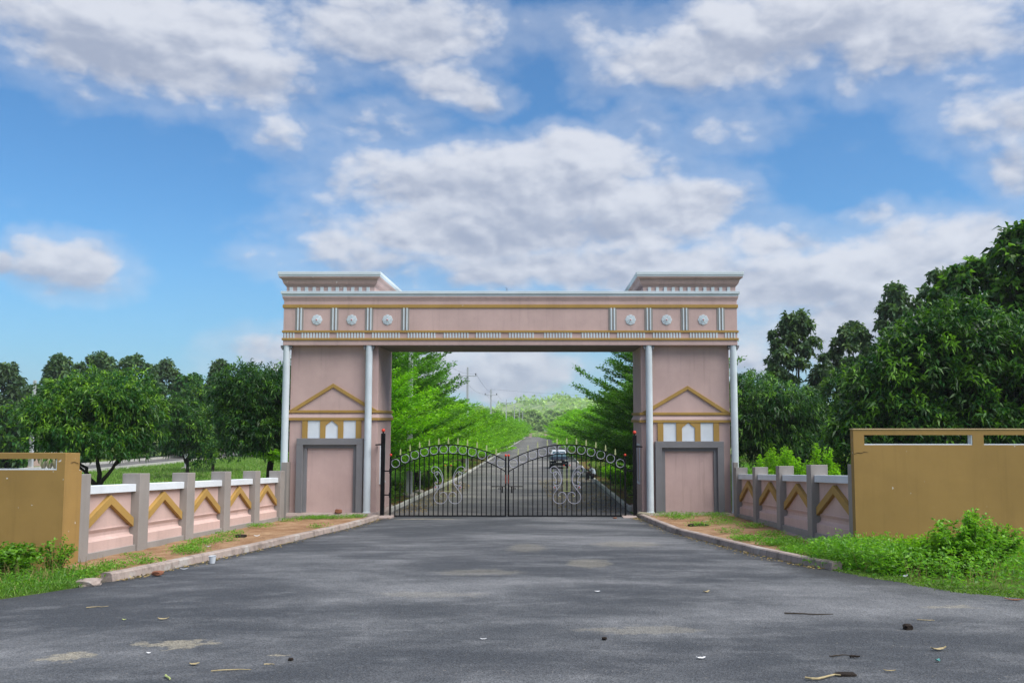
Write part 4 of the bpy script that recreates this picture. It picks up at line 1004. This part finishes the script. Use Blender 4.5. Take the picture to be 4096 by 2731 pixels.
lit = [(x, y, H(x, y) + .012) for x, y, z in inside([(3.4, 2), (3.4, 36), (-.5, 30), (.6, 2)], 2600)] + [(x, y, H(x, y) + .012) for x, y, z in inside([(-6.3, 2), (-6.3, 30), (-4.6, 22), (-4.9, 2)], 1200)]
lv = Leaves(); P = np.array(lit); lv.add(P, rdir(len(P)) * np.array([1, 1, .12]), .085, .05, rng.random(len(P)), .2)
tag(lv.build('fallen_leaves', 'dry_leaf', kind='stuff'), 'dry fallen leaves on the avenue asphalt under the trees', 'leaves')
lv = Leaves(); kp = []
for line, sd_ in ((KL, 1), (KR, -1)):
    for _ in range(420):
        k = random.randrange(len(line) - 1); t = random.random(); x = line[k][0] + (line[k + 1][0] - line[k][0]) * t + sd_ * abs(random.gauss(0, .14)) + sd_ * .03; y = line[k][1] + (line[k + 1][1] - line[k][1]) * t; kp.append((x, y, H(x, y) + .012))
P = np.array(kp); lv.add(P, rdir(len(P)) * np.array([1, 1, .15]), rng.uniform(.03, .09, len(P)), .03, rng.random(len(P)), .3)
tag(lv.build('kerb_debris', 'dry_leaf', kind='stuff'), 'crumbs of leaf litter and straw collected along the kerbs', 'litter')

# plume grass by the far left wall
pg = None
for i, px in enumerate((190, 215, 240, 262)):
    loc = gp(px, 82)
    if pg is None:
        pg = empty('plume_grass', loc, 'white feathery plume grass tuft near the left utility pole', 'plant', 'plume grass tufts'); lv = Leaves()
        n = 26; a = rng.uniform(0, 6.28, n); D = np.stack([np.cos(a) * .3, np.sin(a) * .3, np.ones(n)], 1)
        lv.add(np.zeros((n, 3)), D, rng.uniform(1.4, 2.3, n), .22, rng.random(n), .1); lv.build('plumes', 'plume', pg)
    else: copy_tree(pg, loc, i)

# ================================================================== POLES, WALLS AND FAR GATE
def pole(px, Z, h, r0, label, arm=None, grp='utility poles', x=None):
    X = gx(px, Z) if x is None else x; y = Z + CY; z = H(X, y)
    r = empty('utility_pole', (X, y, z), label, 'utility pole', grp)
    MB().rings([[(X - w, y - w, zz), (X + w, y - w, zz), (X + w, y + w, zz), (X - w, y + w, zz)] for w, zz in ((r0, z - .1), (r0 * .62, z + h))]).build('shaft', 'pole_concrete', r)
    if Z < 100: MB().lathe([(.5, z - .05), (.45, z + .12), (.25, z + .2)], X, y, 14).build('footing', 'concrete', r)
    if arm:
        for a in arm:
            MB().box(X - .85, X + .85, y - .06 - r0, y + .0 - r0, z + h - a - .035, z + h - a + .035).build('cross_arm', 'pole_concrete', r)
            for s in (-.75, .75): MB().lathe([(.02, z + h - a + .05), (.05, z + h - a + .1), (.05, z + h - a + .2), (.02, z + h - a + .24)], X + s, y - .03 - r0, 8).build('insulator', 'black_metal', r)
    return Vector((X, y, z + h))
PT = []
PT.append(pole(0, 49, 8.9, .155, 'thick utility pole just inside the gate at left', (.8,), x=-7.35))
for Z, h, lab in ((81, 9.4, 'utility pole with cross arm above the lime avenue trees'), (117, 8.9, 'second utility pole with cross arm, farther along the avenue'), (165, 9.0, 'third avenue utility pole, half faded behind treetops'), (211, 9.0, 'fourth avenue utility pole with small cross arm'), (252, 9.0, 'fifth avenue utility pole'), (295, 9.0, 'farthest avenue utility pole')):
    PT.append(pole(0, Z, h, .125, lab, (.8,), x=-6.95))
pl1 = pole(140, 88, 8.7, .17, 'utility pole at far left in front of the tree line', None)
pl2 = pole(756, 88, 7.0, .13, 'thin utility pole between the mango trees', (.5,))
def wire(a, b, sag, label):
    m = MB(); m.tube([a.lerp(b, i / 12) - Vector((0, 0, sag * 4 * (i / 12) * (1 - i / 12))) for i in range(13)], .009, 4)
    tag(m.build('power_line', 'wire', org=a), label, 'wire', 'power lines')
for i, (a, b) in enumerate(zip(PT[:4], PT[1:5])):
    for s in (-.75, .75): wire(a + Vector((s, 0, -.55)), b + Vector((s, 0, -.55)), .6, ('left ' if s < 0 else 'right ') + 'overhead wire between the avenue poles, span ' + ('nearest the gate', 'after the first pole', 'after the second pole', 'after the third pole')[i])
wire(pl1 + Vector((0, 0, -.3)), pl2 + Vector((0, 0, -.1)), .5, 'upper overhead wire between the two poles in the left field')
wire(pl1 + Vector((0, 0, -.3)), pl1 + Vector((-40, -5, .6)), .7, 'overhead wire leaving the left pole towards the picture edge')
wire(PT[2] + Vector((0, 0, .0)), Vector((30, 82, 7.4)), .8, 'overhead wire crossing above the avenue behind the gateway')
# thin white sign posts and lamp stub in the verge
for X, y, h, lab in ((-7.05, 15.4, 3.0, 'thin white pipe post beside the thick utility pole'), (-6.95, 11.6, 2.1, 'short white pipe post standing in a concrete footing')):
    r = empty('pipe_post', (X, y, H(X, y)), lab, 'post', 'white pipe posts'); z = H(X, y)
    MB().tube([(X, y, z), (X, y, z + h)], .045, 10).build('pipe', 'white_metal', r); MB().lathe([(.32, z - .05), (.28, z + .15), (.1, z + .22)], X, y, 12).build('footing', 'concrete', r)
# compound wall at far left and kerbs of the side road
def plain_wall(p0, p1, h, th, mat, label, name='compound_wall', grp=None, cope=None):
    a, b = Vector((*p0, H(*p0))), Vector((*p1, H(*p1))); d = (b - a).normalized(); n = Vector((-d.y, d.x, 0)) * th / 2
    r = empty(name, a, label, 'wall', grp)
    MB().rings([[p - n + Vector((0, 0, -.2)), p + n + Vector((0, 0, -.2)), p + n + Vector((0, 0, h)), p - n + Vector((0, 0, h))] for p in (a, b)]).build('wall_body', mat, r)
    if cope: MB().rings([[p - n * 1.5 + Vector((0, 0, h)), p + n * 1.5 + Vector((0, 0, h)), p + n * 1.5 + Vector((0, 0, h + .12)), p - n * 1.5 + Vector((0, 0, h + .12))] for p in (a, b)]).build('coping', cope, r)
    return r
plain_wall((-80, 52), (-51, 60), 1.3, .25, 'pink_wall', 'low pink compound wall at far left behind the plume grass', cope='white_plain')
plain_wall((-51, 85), (-51, 150), 1.2, .25, 'pink_wall', 'low pink compound wall beyond the left side road', cope='white_plain')
for x in (-41.9, -49.1):
    m = MB(); m.rings([[(x - .15, y, H(x, y) - .1), (x + .15, y, H(x, y) - .1), (x + .15, y, H(x, y) + .25), (x - .15, y, H(x, y) + .25)] for y in (40, 170)]); o = m.build('side_kerb', 'kerb_paint'); o['kind'] = 'structure'
# far end of the avenue
yg = 290; zg = H(0, yg)
for x, lab in ((-5.0, 'left brown pillar of the far gate with pale cap'), (.8, 'right brown pillar of the far gate with pale cap')):
    r = empty('gate_pillar', (x, yg, zg), lab, 'pillar', 'pillars of the far gate')
    MB().box(x - .55, x + .55, yg - .4, yg + .4, zg - .2, zg + 2.3).build('shaft', 'pink', r); MB().box(x - .68, x + .68, yg - .5, yg + .5, zg + 2.3, zg + 2.55).build('cap', 'white_plain', r)
plain_wall((-9, yg), (-5.6, yg), 1.9, .3, 'grey_post', 'grey wall left of the far gate', grp='walls beside the far gate')
plain_wall((1.4, yg), (5, yg), 1.9, .3, 'grey_post', 'grey wall right of the far gate', grp='walls beside the far gate')
fg = empty('far_gate', (-2.1, yg, zg), 'small dark metal gate closing the far end of the avenue', 'gate')
for x0, x1 in ((-4.4, -2.15), (-2.05, .2)):
    l = MB(); l.box(x0, x0 + .09, yg - .04, yg + .04, zg, zg + 1.9); l.box(x1 - .09, x1, yg - .04, yg + .04, zg, zg + 1.9)
    for z in (.15, .9, 1.8): l.box(x0 + .09, x1 - .09, yg - .03, yg + .03, zg + z, zg + z + .07)
    lf = l.build('leaf_frame', 'mesh_metal', fg); 
    for k in range(1, 8): MB().box(x0 + (x1 - x0) * k / 8 - .02, x0 + (x1 - x0) * k / 8 + .02, yg - .015, yg + .015, zg + .2, zg + 1.8).build('bar', 'mesh_metal', lf)
m = MB(); m.add([(-14, 330, -3.24), (9, 330, -3.24), (12, 372, -3.0), (-10, 372, -3.0)], [(0, 1, 2, 3)]); o = m.build('bare_soil', 'soil'); o['kind'] = 'structure'
scatter('meadow', 'bright meadow grass beyond the far gate', 'grass', [(x, y, -3.3) for x, y, z in inside([(-40, 297), (30, 297), (40, 420), (-50, 420)], 5000)], .9, 'far_leaf', 3, .5, .5)

# ================================================================== PARKED CAR (front towards the gate)
def car():
    X, Y = 1.45, 49.0; z = H(X, Y); r = empty('parked_car', (X, Y, z), 'dark blue compact car with white roof parked on the avenue, facing the gate', 'car')
    def T(pts): return [(X + a, Y + b, z + c) for a, b, c in pts]
    def sec(y, hw, z0, z1, sh=.09):
        return [(-hw + .03, y, z0), (hw - .03, y, z0), (hw, y, z0 + .15), (hw, y, z1 - sh * 1.6), (hw - sh, y, z1 - .02), (hw * .55, y, z1), (-hw * .55, y, z1), (-hw + sh, y, z1 - .02), (-hw, y, z1 - sh * 1.6), (-hw, y, z0 + .15)]
    b = MB(); b.rings([T(sec(*q)) for q in ((0, .78, .30, .74), (.06, .84, .26, .84), (.18, .875, .24, .93), (.5, .89, .22, .99), (1.05, .895, .22, 1.05), (2.4, .895, .22, 1.06), (3.5, .89, .24, 1.06), (3.9, .84, .32, 1.0), (4.0, .78, .42, .9))])
    body = b.build('body', 'car_paint', r, smooth=35)
    g = MB(); g.rings([T([(-hb, y, 1.03), (hb, y, 1.03), (ht, y2, zt), (-ht, y2, zt)]) for y, y2, hb, ht, zt in ((1.0, 1.75, .80, .62, 1.56), (1.6, 1.85, .84, .64, 1.60), (3.0, 3.0, .84, .64, 1.60), (3.85, 3.5, .80, .60, 1.52))]); g.build('cabin', 'car_black', r, smooth=30)
    MB().rings([T([(-w, y, zz), (w, y, zz), (w * .92, y, zz + .05), (-w * .92, y, zz + .05)]) for y, w, zz in ((1.72, .63, 1.545), (1.9, .66, 1.60), (3.0, .66, 1.60), (3.6, .61, 1.52))]).build('roof', 'car_white', r, smooth=30)
    for s in (-1, 1): MB().rings([T([(s * .70, 1.12, 1.10), (s * .77, 1.12, 1.10), (s * .66, 1.72, 1.55), (s * .60, 1.72, 1.55)]), T([(s * .70, 1.20, 1.10), (s * .77, 1.20, 1.10), (s * .66, 1.80, 1.55), (s * .60, 1.80, 1.55)])]).build('windscreen_pillar', 'car_white', r)
    MB().rings([T([(-.74, .99, 1.07), (.74, .99, 1.07), (.74, 1.05, 1.07), (-.74, 1.05, 1.07)]), T([(-.58, 1.69, 1.54), (.58, 1.69, 1.54), (.58, 1.75, 1.54), (-.58, 1.75, 1.54)])]).build('windscreen', 'car_glass', r)
    for s in (-1, 1):
        MB().prism_y([(X + s * .52, z + .80), (X + s * .84, z + .84), (X + s * .86, z + .74), (X + s * .55, z + .70)], Y - .045, Y + .1).build('headlight', 'lamp_glass', r)
        mm = MB().box(X + s * .93 - .09, X + s * .93 + .09, Y + 1.15, Y + 1.25, z + 1.02, z + 1.16).build('mirror', 'car_black', r, bevel=.02)
        MB().box(X + s * .70 - .07, X + s * .70 + .07, Y - .03, Y + .08, z + .46, z + .53).build('fog_lamp', 'lamp_glass', r)
        for wy in (.78, 3.25):
            w = MB(); w.rings([[(X + s * q, Y + wy + .32 * rr * math.cos(2 * math.pi * k / 20), z + .325 + .32 * rr * math.sin(2 * math.pi * k / 20)) for k in range(20)] for q, rr in ((.70, .9), (.72, 1), (.88, 1), (.905, .9))]); wo = w.build('wheel', 'tyre', r, smooth=30)
            MB().rings([[(X + s * q, Y + wy + .2 * math.cos(2 * math.pi * k / 16), z + .325 + .2 * math.sin(2 * math.pi * k / 16)) for k in range(16)] for q in (.89, .912)]).build('rim', 'chrome', wo)
    MB().box(X - .50, X + .50, Y - .035, Y + .06, z + .70, z + .80).build('grille', 'car_black', r); MB().box(X - .62, X + .62, Y - .03, Y + .06, z + .36, z + .50).build('air_intake', 'car_black', r)
    MB().box(X - .56, X + .56, Y - .055, Y - .02, z + .51, z + .535).build('bumper_trim', 'chrome', r); MB().box(X - .5, X + .5, Y - .05, Y + .02, z + .27, z + .33).build('skid_plate', 'chrome', r)
    pl_ = MB().box(X - .26, X + .26, Y - .052, Y - .02, z + .58, z + .695).build('number_plate', 'plate', r)
    k = MB()
    for i in range(9): k.box(X - .2 + i * .046, X - .2 + i * .046 + .028, Y - .056, Y - .051, z + .61, z + .665)
    k.build('plate_print', 'lettering', pl_)
    MB().torus_y((X, Y - .03, z + .80), .05, .012, 16, 5).build('emblem', 'chrome', r)
    MB().tube(T([(-.55, 1.02, 1.10), (-.05, 1.1, 1.17)]), .012, 4).build('wiper', 'car_black', r)
car()

# ================================================================== PERSON seated on the right kerb
def person():
    X, Y = 3.66, 30.3; z = H(X, Y); r = empty('person', (X, Y, z), 'person in pale shirt and dark trousers sitting bent forward on the kerb', 'person')
    def skin(name, verts, edges, mat, sub=2):
        me = bpy.data.meshes.new(name); me.from_pydata([Vector(v[:3]) for v in verts], edges, []); me.materials.append(MATS[mat])
        o = bpy.data.objects.new(name, me); COL.objects.link(o); o.parent = r
        md = o.modifiers.new('skin', 'SKIN')
        for i, v in enumerate(verts):
            sv_ = me.skin_vertices[0].data[i]; sv_.radius = (v[3], v[4] if len(v) > 4 else v[3]); sv_.use_root = i == 0
        md.use_smooth_shade = True
        s = o.modifiers.new('sub', 'SUBSURF'); s.levels = s.render_levels = sub
        return o
    # x towards the road is negative; seat on kerb top z = .17
    hip = (.02, 0, .29)
    V = [(*hip, .13, .16), (-.02, 0, .50, .125, .17), (-.10, 0, .72, .12, .19), (-.19, 0, .88, .09, .15), (-.235, 0, .95, .052), (-.275, 0, 1.02, .055), (-.31, 0, 1.09, .085), (-.33, 0, 1.17, .08),   # torso, neck, head
         (-.05, .10, .27, .10), (-.42, .14, .50, .072), (-.44, .13, .26, .058), (-.46, .13, .06, .042), (-.60, .14, .035, .035),            # far leg
         (-.05, -.10, .27, .10), (-.40, -.13, .52, .072), (-.38, -.14, .27, .058), (-.36, -.14, .06, .042), (-.50, -.15, .035, .035),      # near leg
         (-.17, .20, .84, .065), (-.28, .24, .62, .05), (-.48, .10, .56, .038), (-.55, .06, .57, .035),
         (-.17, -.20, .84, .065), (-.26, -.25, .60, .05), (-.46, -.12, .54, .038), (-.54, -.07, .56, .035)]
    E = [(0, 1), (1, 2), (2, 3), (3, 4), (4, 5), (5, 6), (6, 7), (0, 8), (8, 9), (9, 10), (10, 11), (11, 12), (0, 13), (13, 14), (14, 15), (15, 16), (16, 17), (3, 18), (18, 19), (19, 20), (20, 21), (3, 22), (22, 23), (23, 24), (24, 25)]
    skin('body', V, E, 'skin')
    g = 1.10
    skin('shirt', [(.03, 0, .34, .15, .19)] + [(*V[i][:3], V[i][3] * g + .01, V[i][4] * g + .015) for i in (1, 2, 3)] + [(*V[18][:3], .085), (-.27, .24, .66, .065), (*V[22][:3], .085), (-.25, -.25, .64, .065)], [(0, 1), (1, 2), (2, 3), (3, 4), (4, 5), (3, 6), (6, 7)], 'shirt')
    skin('trousers', [(.03, 0, .29, .15, .175), (-.05, .10, .28, .115), (-.42, .14, .505, .088), (-.44, .13, .26, .075), (-.455, .13, .10, .065), (-.05, -.10, .28, .115), (-.40, -.13, .525, .088), (-.38, -.14, .27, .075), (-.365, -.14, .10, .065)], [(0, 1), (1, 2), (2, 3), (3, 4), (0, 5), (5, 6), (6, 7), (7, 8)], 'trousers')
    skin('hair', [(-.28, 0, 1.13, .075), (-.31, 0, 1.175, .098), (-.33, 0, 1.20, .085)], [(0, 1), (1, 2)], 'hair')
    m = MB()
    for s in (-1, 1):
        for k in range(4):
            b = Vector((X - .56, Y + s * .06 + (k - 1.5) * .019, z + .565)); m.tube([b, b + Vector((-.05, -s * .005, .012)), b + Vector((-.075, -s * .02, -.012 - .004 * k))], [.010, .009, .007], 6)
        b = Vector((X - .53, Y + s * .03, z + .57)); m.tube([b, b + Vector((-.03, -s * .02, .02)), b + Vector((-.05, -s * .025, .02))], [.012, .010, .008], 6)
    m.build('fingers', 'skin', r, smooth=True)
    h = MB(); h.tube([(X - .405, Y, z + 1.11), (X - .42, Y, z + 1.085), (X - .40, Y, z + 1.075)], [.01, .018, .01], 6)
    for s in (-1, 1): h.ball((X - .32, Y + s * .088, z + 1.11), .022, 8, 5)
    h.build('face', 'skin', r, smooth=True)
    for y_, x_ in ((.14, -.53), (-.145, -.43)): MB().box(X + x_ - .13, X + x_ + .11, Y + y_ - .045, Y + y_ + .045, z + .002, z + .03).build('sandal', 'sandal', r, bevel=.01)
    return X, Y, z
px_, py_, pz_ = person()
tag(MB().box(px_ - .64, px_ - .61, py_ - .035, py_ + .035, pz_ + .55, pz_ + .69).build('phone', 'car_black', org=(px_ - .62, py_, pz_ + .6), bevel=.006), 'dark phone held in the seated person\'s hands', 'phone')

# ================================================================== LITTER ON THE ROAD
def gr(px, py):
    a = (px - PPX) / FPX; b = -(py - PPY) / FPX; c, s = math.cos(PITCH), math.sin(PITCH); d = Vector((a, c - s * b, s + c * b)); t = 5.
    for _ in range(60):
        p = Vector((0, CY, CZ)) + d * t; t += (p.z - H(p.x, p.y)) / (-(d.z) - .054 * d.y) if False else 0; break
    lo, hi = 1., 200.
    for _ in range(50):
        m_ = (lo + hi) / 2; p = Vector((0, CY, CZ)) + d * m_
        if p.z > H(p.x, p.y): lo = m_
        else: hi = m_
    return p.x, p.y
LG = 'litter on the road'
def flat_bit(name, xy, L, Wd, mat, label, cat, rz, curl=.02, seed=0):
    L *= .62; Wd *= .6; curl *= .35; rs = random.Random(seed); x, y = xy; z = H(x, y) + .006; n = 7; top = []; bot = []
    for i in range(n):
        t = i / (n - 1) - .5; w = Wd * (.15 + .85 * math.cos(t * 2.9)) * rs.uniform(.75, 1.15); zz = curl * (2 * t) ** 2 + rs.uniform(0, .006)
        for q, (s_, lift) in enumerate(((-.5, .35), (0, 0), (.5, .35))):
            top.append((t * L, s_ * w, zz + lift * curl + .004)); bot.append((t * L, s_ * w, zz + lift * curl))
    v = [(x + a * math.cos(rz) - b * math.sin(rz), y + a * math.sin(rz) + b * math.cos(rz), z + c) for a, b, c in top + bot]; N = 3 * n; f = []
    for i in range(n - 1):
        for j in range(2):
            a = i * 3 + j; f += [(a, a + 1, a + 4, a + 3), (N + a, N + a + 3, N + a + 4, N + a + 1)]
    for i in range(n - 1): f += [(i * 3, i * 3 + 3, N + i * 3 + 3, N + i * 3), (i * 3 + 2, N + i * 3 + 2, N + i * 3 + 5, i * 3 + 5)]
    f += [(0, N, N + 1, 1), (1, N + 1, N + 2, 2), (N - 3, N - 2, 2 * N - 2, 2 * N - 3), (N - 2, N - 1, 2 * N - 1, 2 * N - 2)]
    return tag(MB().add(v, f).build(name, mat, org=(x, y, z)), label, cat, LG)
def stick(xy, L, r, rz, mat, label, bend=.03, cat='stick', name='stick', seed=0):
    L *= .6; bend *= .6; r *= .75; rs = random.Random(seed); x, y = xy; pts = []
    for i in range(7):
        t = i / 6 - .5; pts.append((x + t * L * math.cos(rz) + bend * math.sin(t * 6 + seed) * math.sin(rz), y + t * L * math.sin(rz) + bend * math.sin(t * 6 + seed) * math.cos(rz), 0))
    pts = [(a, b, H(a, b) + r + .004 + rs.uniform(0, .006)) for a, b, _ in pts]
    return tag(MB().tube(pts, [r, r, r * .95, r * .9, r * .8, r * .7, r * .5], 6).build(name, mat, org=(x, y, H(x, y))), label, cat, LG)
B = lambda x, y: gr(x * 2048 / 2352, 2230 + y * 501 / 575)
C2 = lambda x, y: gr(2048 + x * 2048 / 2352, 2230 + y * 501 / 575)
stick(B(1065, 520), .62, .009, .12, 'straw', 'long straw stalk on road near bottom edge, left of centre', seed=1)
stick(B(1240, 493), .17, .008, .2, 'straw', 'short straw stalk right of the long straw stalk', seed=2)
stick(B(770, 555), .30, .014, -1.0, 'green_paint', 'green stem lying at the bottom picture edge', seed=3, cat='stem', name='stem')
stick(C2(1365, 262), 1.05, .014, -.16, 'bark', 'long dark stick on the right half of the road', seed=4)
stick(C2(1905, 290), .35, .008, -.25, 'straw', 'thin straw stalk right of the long dark stick', seed=5)
stick(C2(1430, 555), .62, .016, .25, 'straw', 'curved pale bark strip near bottom edge, right half', .10, 'bark strip', 'bark_strip', seed=6)
stick(C2(1505, 453), .38, .010, .15, 'bark', 'thin black twig above the curved bark strip', seed=7, cat='twig', name='twig')
stick(C2(1575, 461), .17, .020, .0, 'dung', 'stubby black charred stick beside the thin twig', .01, seed=8)
stick(B(450, 228), .5, .008, .25, 'straw', 'bent straw stalk on road near the left picture side', .05, seed=9)
flat_bit('paper_scrap', C2(868, 464), .16, .07, 'paper', 'white folded paper scrap near bottom edge, right of centre', 'paper', .2, .03, 1)
flat_bit('paper_scrap', B(683, 441), .07, .05, 'paper', 'tiny white paper scrap beside the sand patches', 'paper', .1, .02, 2)
flat_bit('paper_scrap', B(2220, 376), .12, .03, 'paper', 'thin white paper strip right of road centre', 'paper', .05, .015, 3)
flat_bit('paper_scrap', C2(392, 157), .14, .06, 'paper', 'white paper scrap on middle of road below the gate', 'paper', .1, .03, 4)
flat_bit('paper_scrap', C2(1955, 478), .10, .08, 'teal_paper', 'teal crumpled wrapper on road at lower right', 'wrapper', .6, .05, 5)
flat_bit('dry_leaf', B(893, 493), .15, .10, 'straw', 'pale dry leaf left of the long straw stalk', 'leaf', .3, .03, 6)
flat_bit('dry_leaf', B(750, 285), .22, .10, 'straw', 'curled dry leaf on the left half of the road', 'leaf', .2, .05, 7)
flat_bit('dry_leaf', B(846, 54), .24, .07, 'plastic', 'pale green leaf near the plastic cup by left kerb', 'leaf', .4, .04, 8)
flat_bit('green_leaf', B(570, 287), .09, .05, 'green_paint', 'small green leaf left of the curled dry leaf', 'leaf', .1, .02, 9)
flat_bit('dry_leaf', C2(893, 160), .20, .10, 'straw', 'curled dry leaf on the road below the right pier', 'leaf', .5, .06, 10)
flat_bit('dry_leaf', C2(1960, 426), .30, .10, 'straw', 'branched pale dry leaf above the teal wrapper', 'leaf', .2, .07, 11)
flat_bit('bark_strip', C2(1735, 524), .18, .035, 'straw', 'small curved bark strip at lower right', 'bark strip', -.2, .03, 12)
flat_bit('dry_leaf', C2(2305, 196), .42, .13, 'red_stone', 'brown rag-like leaf by the weeds at right picture edge', 'leaf', -.2, .05, 13)
flat_bit('plastic_wrapper', gr(3615, 2308), .30, .18, 'plastic', 'silvery crumpled wrapper in the weeds at right', 'wrapper', .4, .08, 14)
flat_bit('plastic_wrapper', gr(175, 2330), .35, .10, 'plastic', 'shiny torn wrapper in the grass at left', 'wrapper', .5, .05, 15)
rock('pebble', (*C2(1818, 328), H(*C2(1818, 328)) + .03), (.075, .06, .05), 'dung', 'black stone lump on the right half of the road', 'stone', LG, 20)
rock('pebble', (*B(1335, 471), H(*B(1335, 471)) + .015), (.03, .03, .02), 'dung', 'tiny black pebble right of the straw stalks', 'stone', LG, 21)
rock('pebble', (*C2(424, 377), H(*C2(424, 377)) + .02), (.035, .03, .02), 'dung', 'tiny black pebble on the sandy patch at road centre', 'stone', LG, 22)
rock('charred_clump', (*C2(1530, 540), H(*C2(1530, 540)) + .015), (.13, .06, .02), 'dung', 'flat black charred clump beside the curved bark strip', 'clump', LG, 23)
x, y = gr(1012, 2157); rock('dung', (x - .35, y, H(x, y) + .1), (.20, .14, .06), 'dung', 'dark dung heap in the left soil bed', 'dung', None, 24)
x, y = gr(3145, 2130); rock('ash_heap', (5.0, -6.3, H(5, -6.3) + .08), (.45, .25, .05), 'dung', 'dark ash heap in the right soil bed', 'ash', None, 25)
x, y = gr(849, 2252); zc = H(x, y)
cup = MB(); cup.lathe([(.055, zc + .004), (.075, zc + .15), (.082, zc + .155), (.072, zc + .15), (.05, zc + .012)], x, y, 16)
tag(cup.build('plastic_cup', 'plastic', org=(x, y, zc), smooth=40), 'clear plastic cup standing on the road near left kerb', 'cup')
flat_bit('plastic_bag', (-8.25, -9.6), .26, .18, 'paper', 'crumpled white plastic bag in the left soil bed', 'bag', .3, .09, 30).location.z += .06
flat_bit('plastic_bag', (-8.3, -13.2), .2, .16, 'purple_film', 'lilac crumpled bag on top of the left kerb', 'bag', .3, .09, 31).location.z += .08
flat_bit('plastic_bottle', (5.55, -4.6), .35, .12, 'purple_film', 'crushed clear bottle in the right soil bed', 'bottle', .1, .08, 32).location.z += .07
flat_bit('plastic_wrapper', (-8.0, -.75), .16, .10, 'purple_film', 'blue tinted wrapper among weeds below the left niche', 'wrapper', .1, .06, 33).location.z += .1

# ================================================================== AIR
hz = MB().box(-1520, 1520, -320, 1620, -8, 90).build('haze', 'pink'); hz['kind'] = 'stuff'; hz['label'] = 'thin pale haze in the air'
hz.data.materials.clear(); hm = bpy.data.materials.new('haze_air'); hm.use_nodes = True; hn = NT(hm.node_tree); hn.n.clear()
ho = hn.node('ShaderNodeOutputMaterial'); hv = hn.node('ShaderNodeVolumePrincipled'); hv.inputs['Density'].default_value = .00026; hv.inputs['Color'].default_value = (.92, .95, 1, 1)
hv.inputs['Anisotropy'].default_value = .3; hn.l.new(hv.outputs[0], ho.inputs['Volume']); hz.data.materials.append(hm)
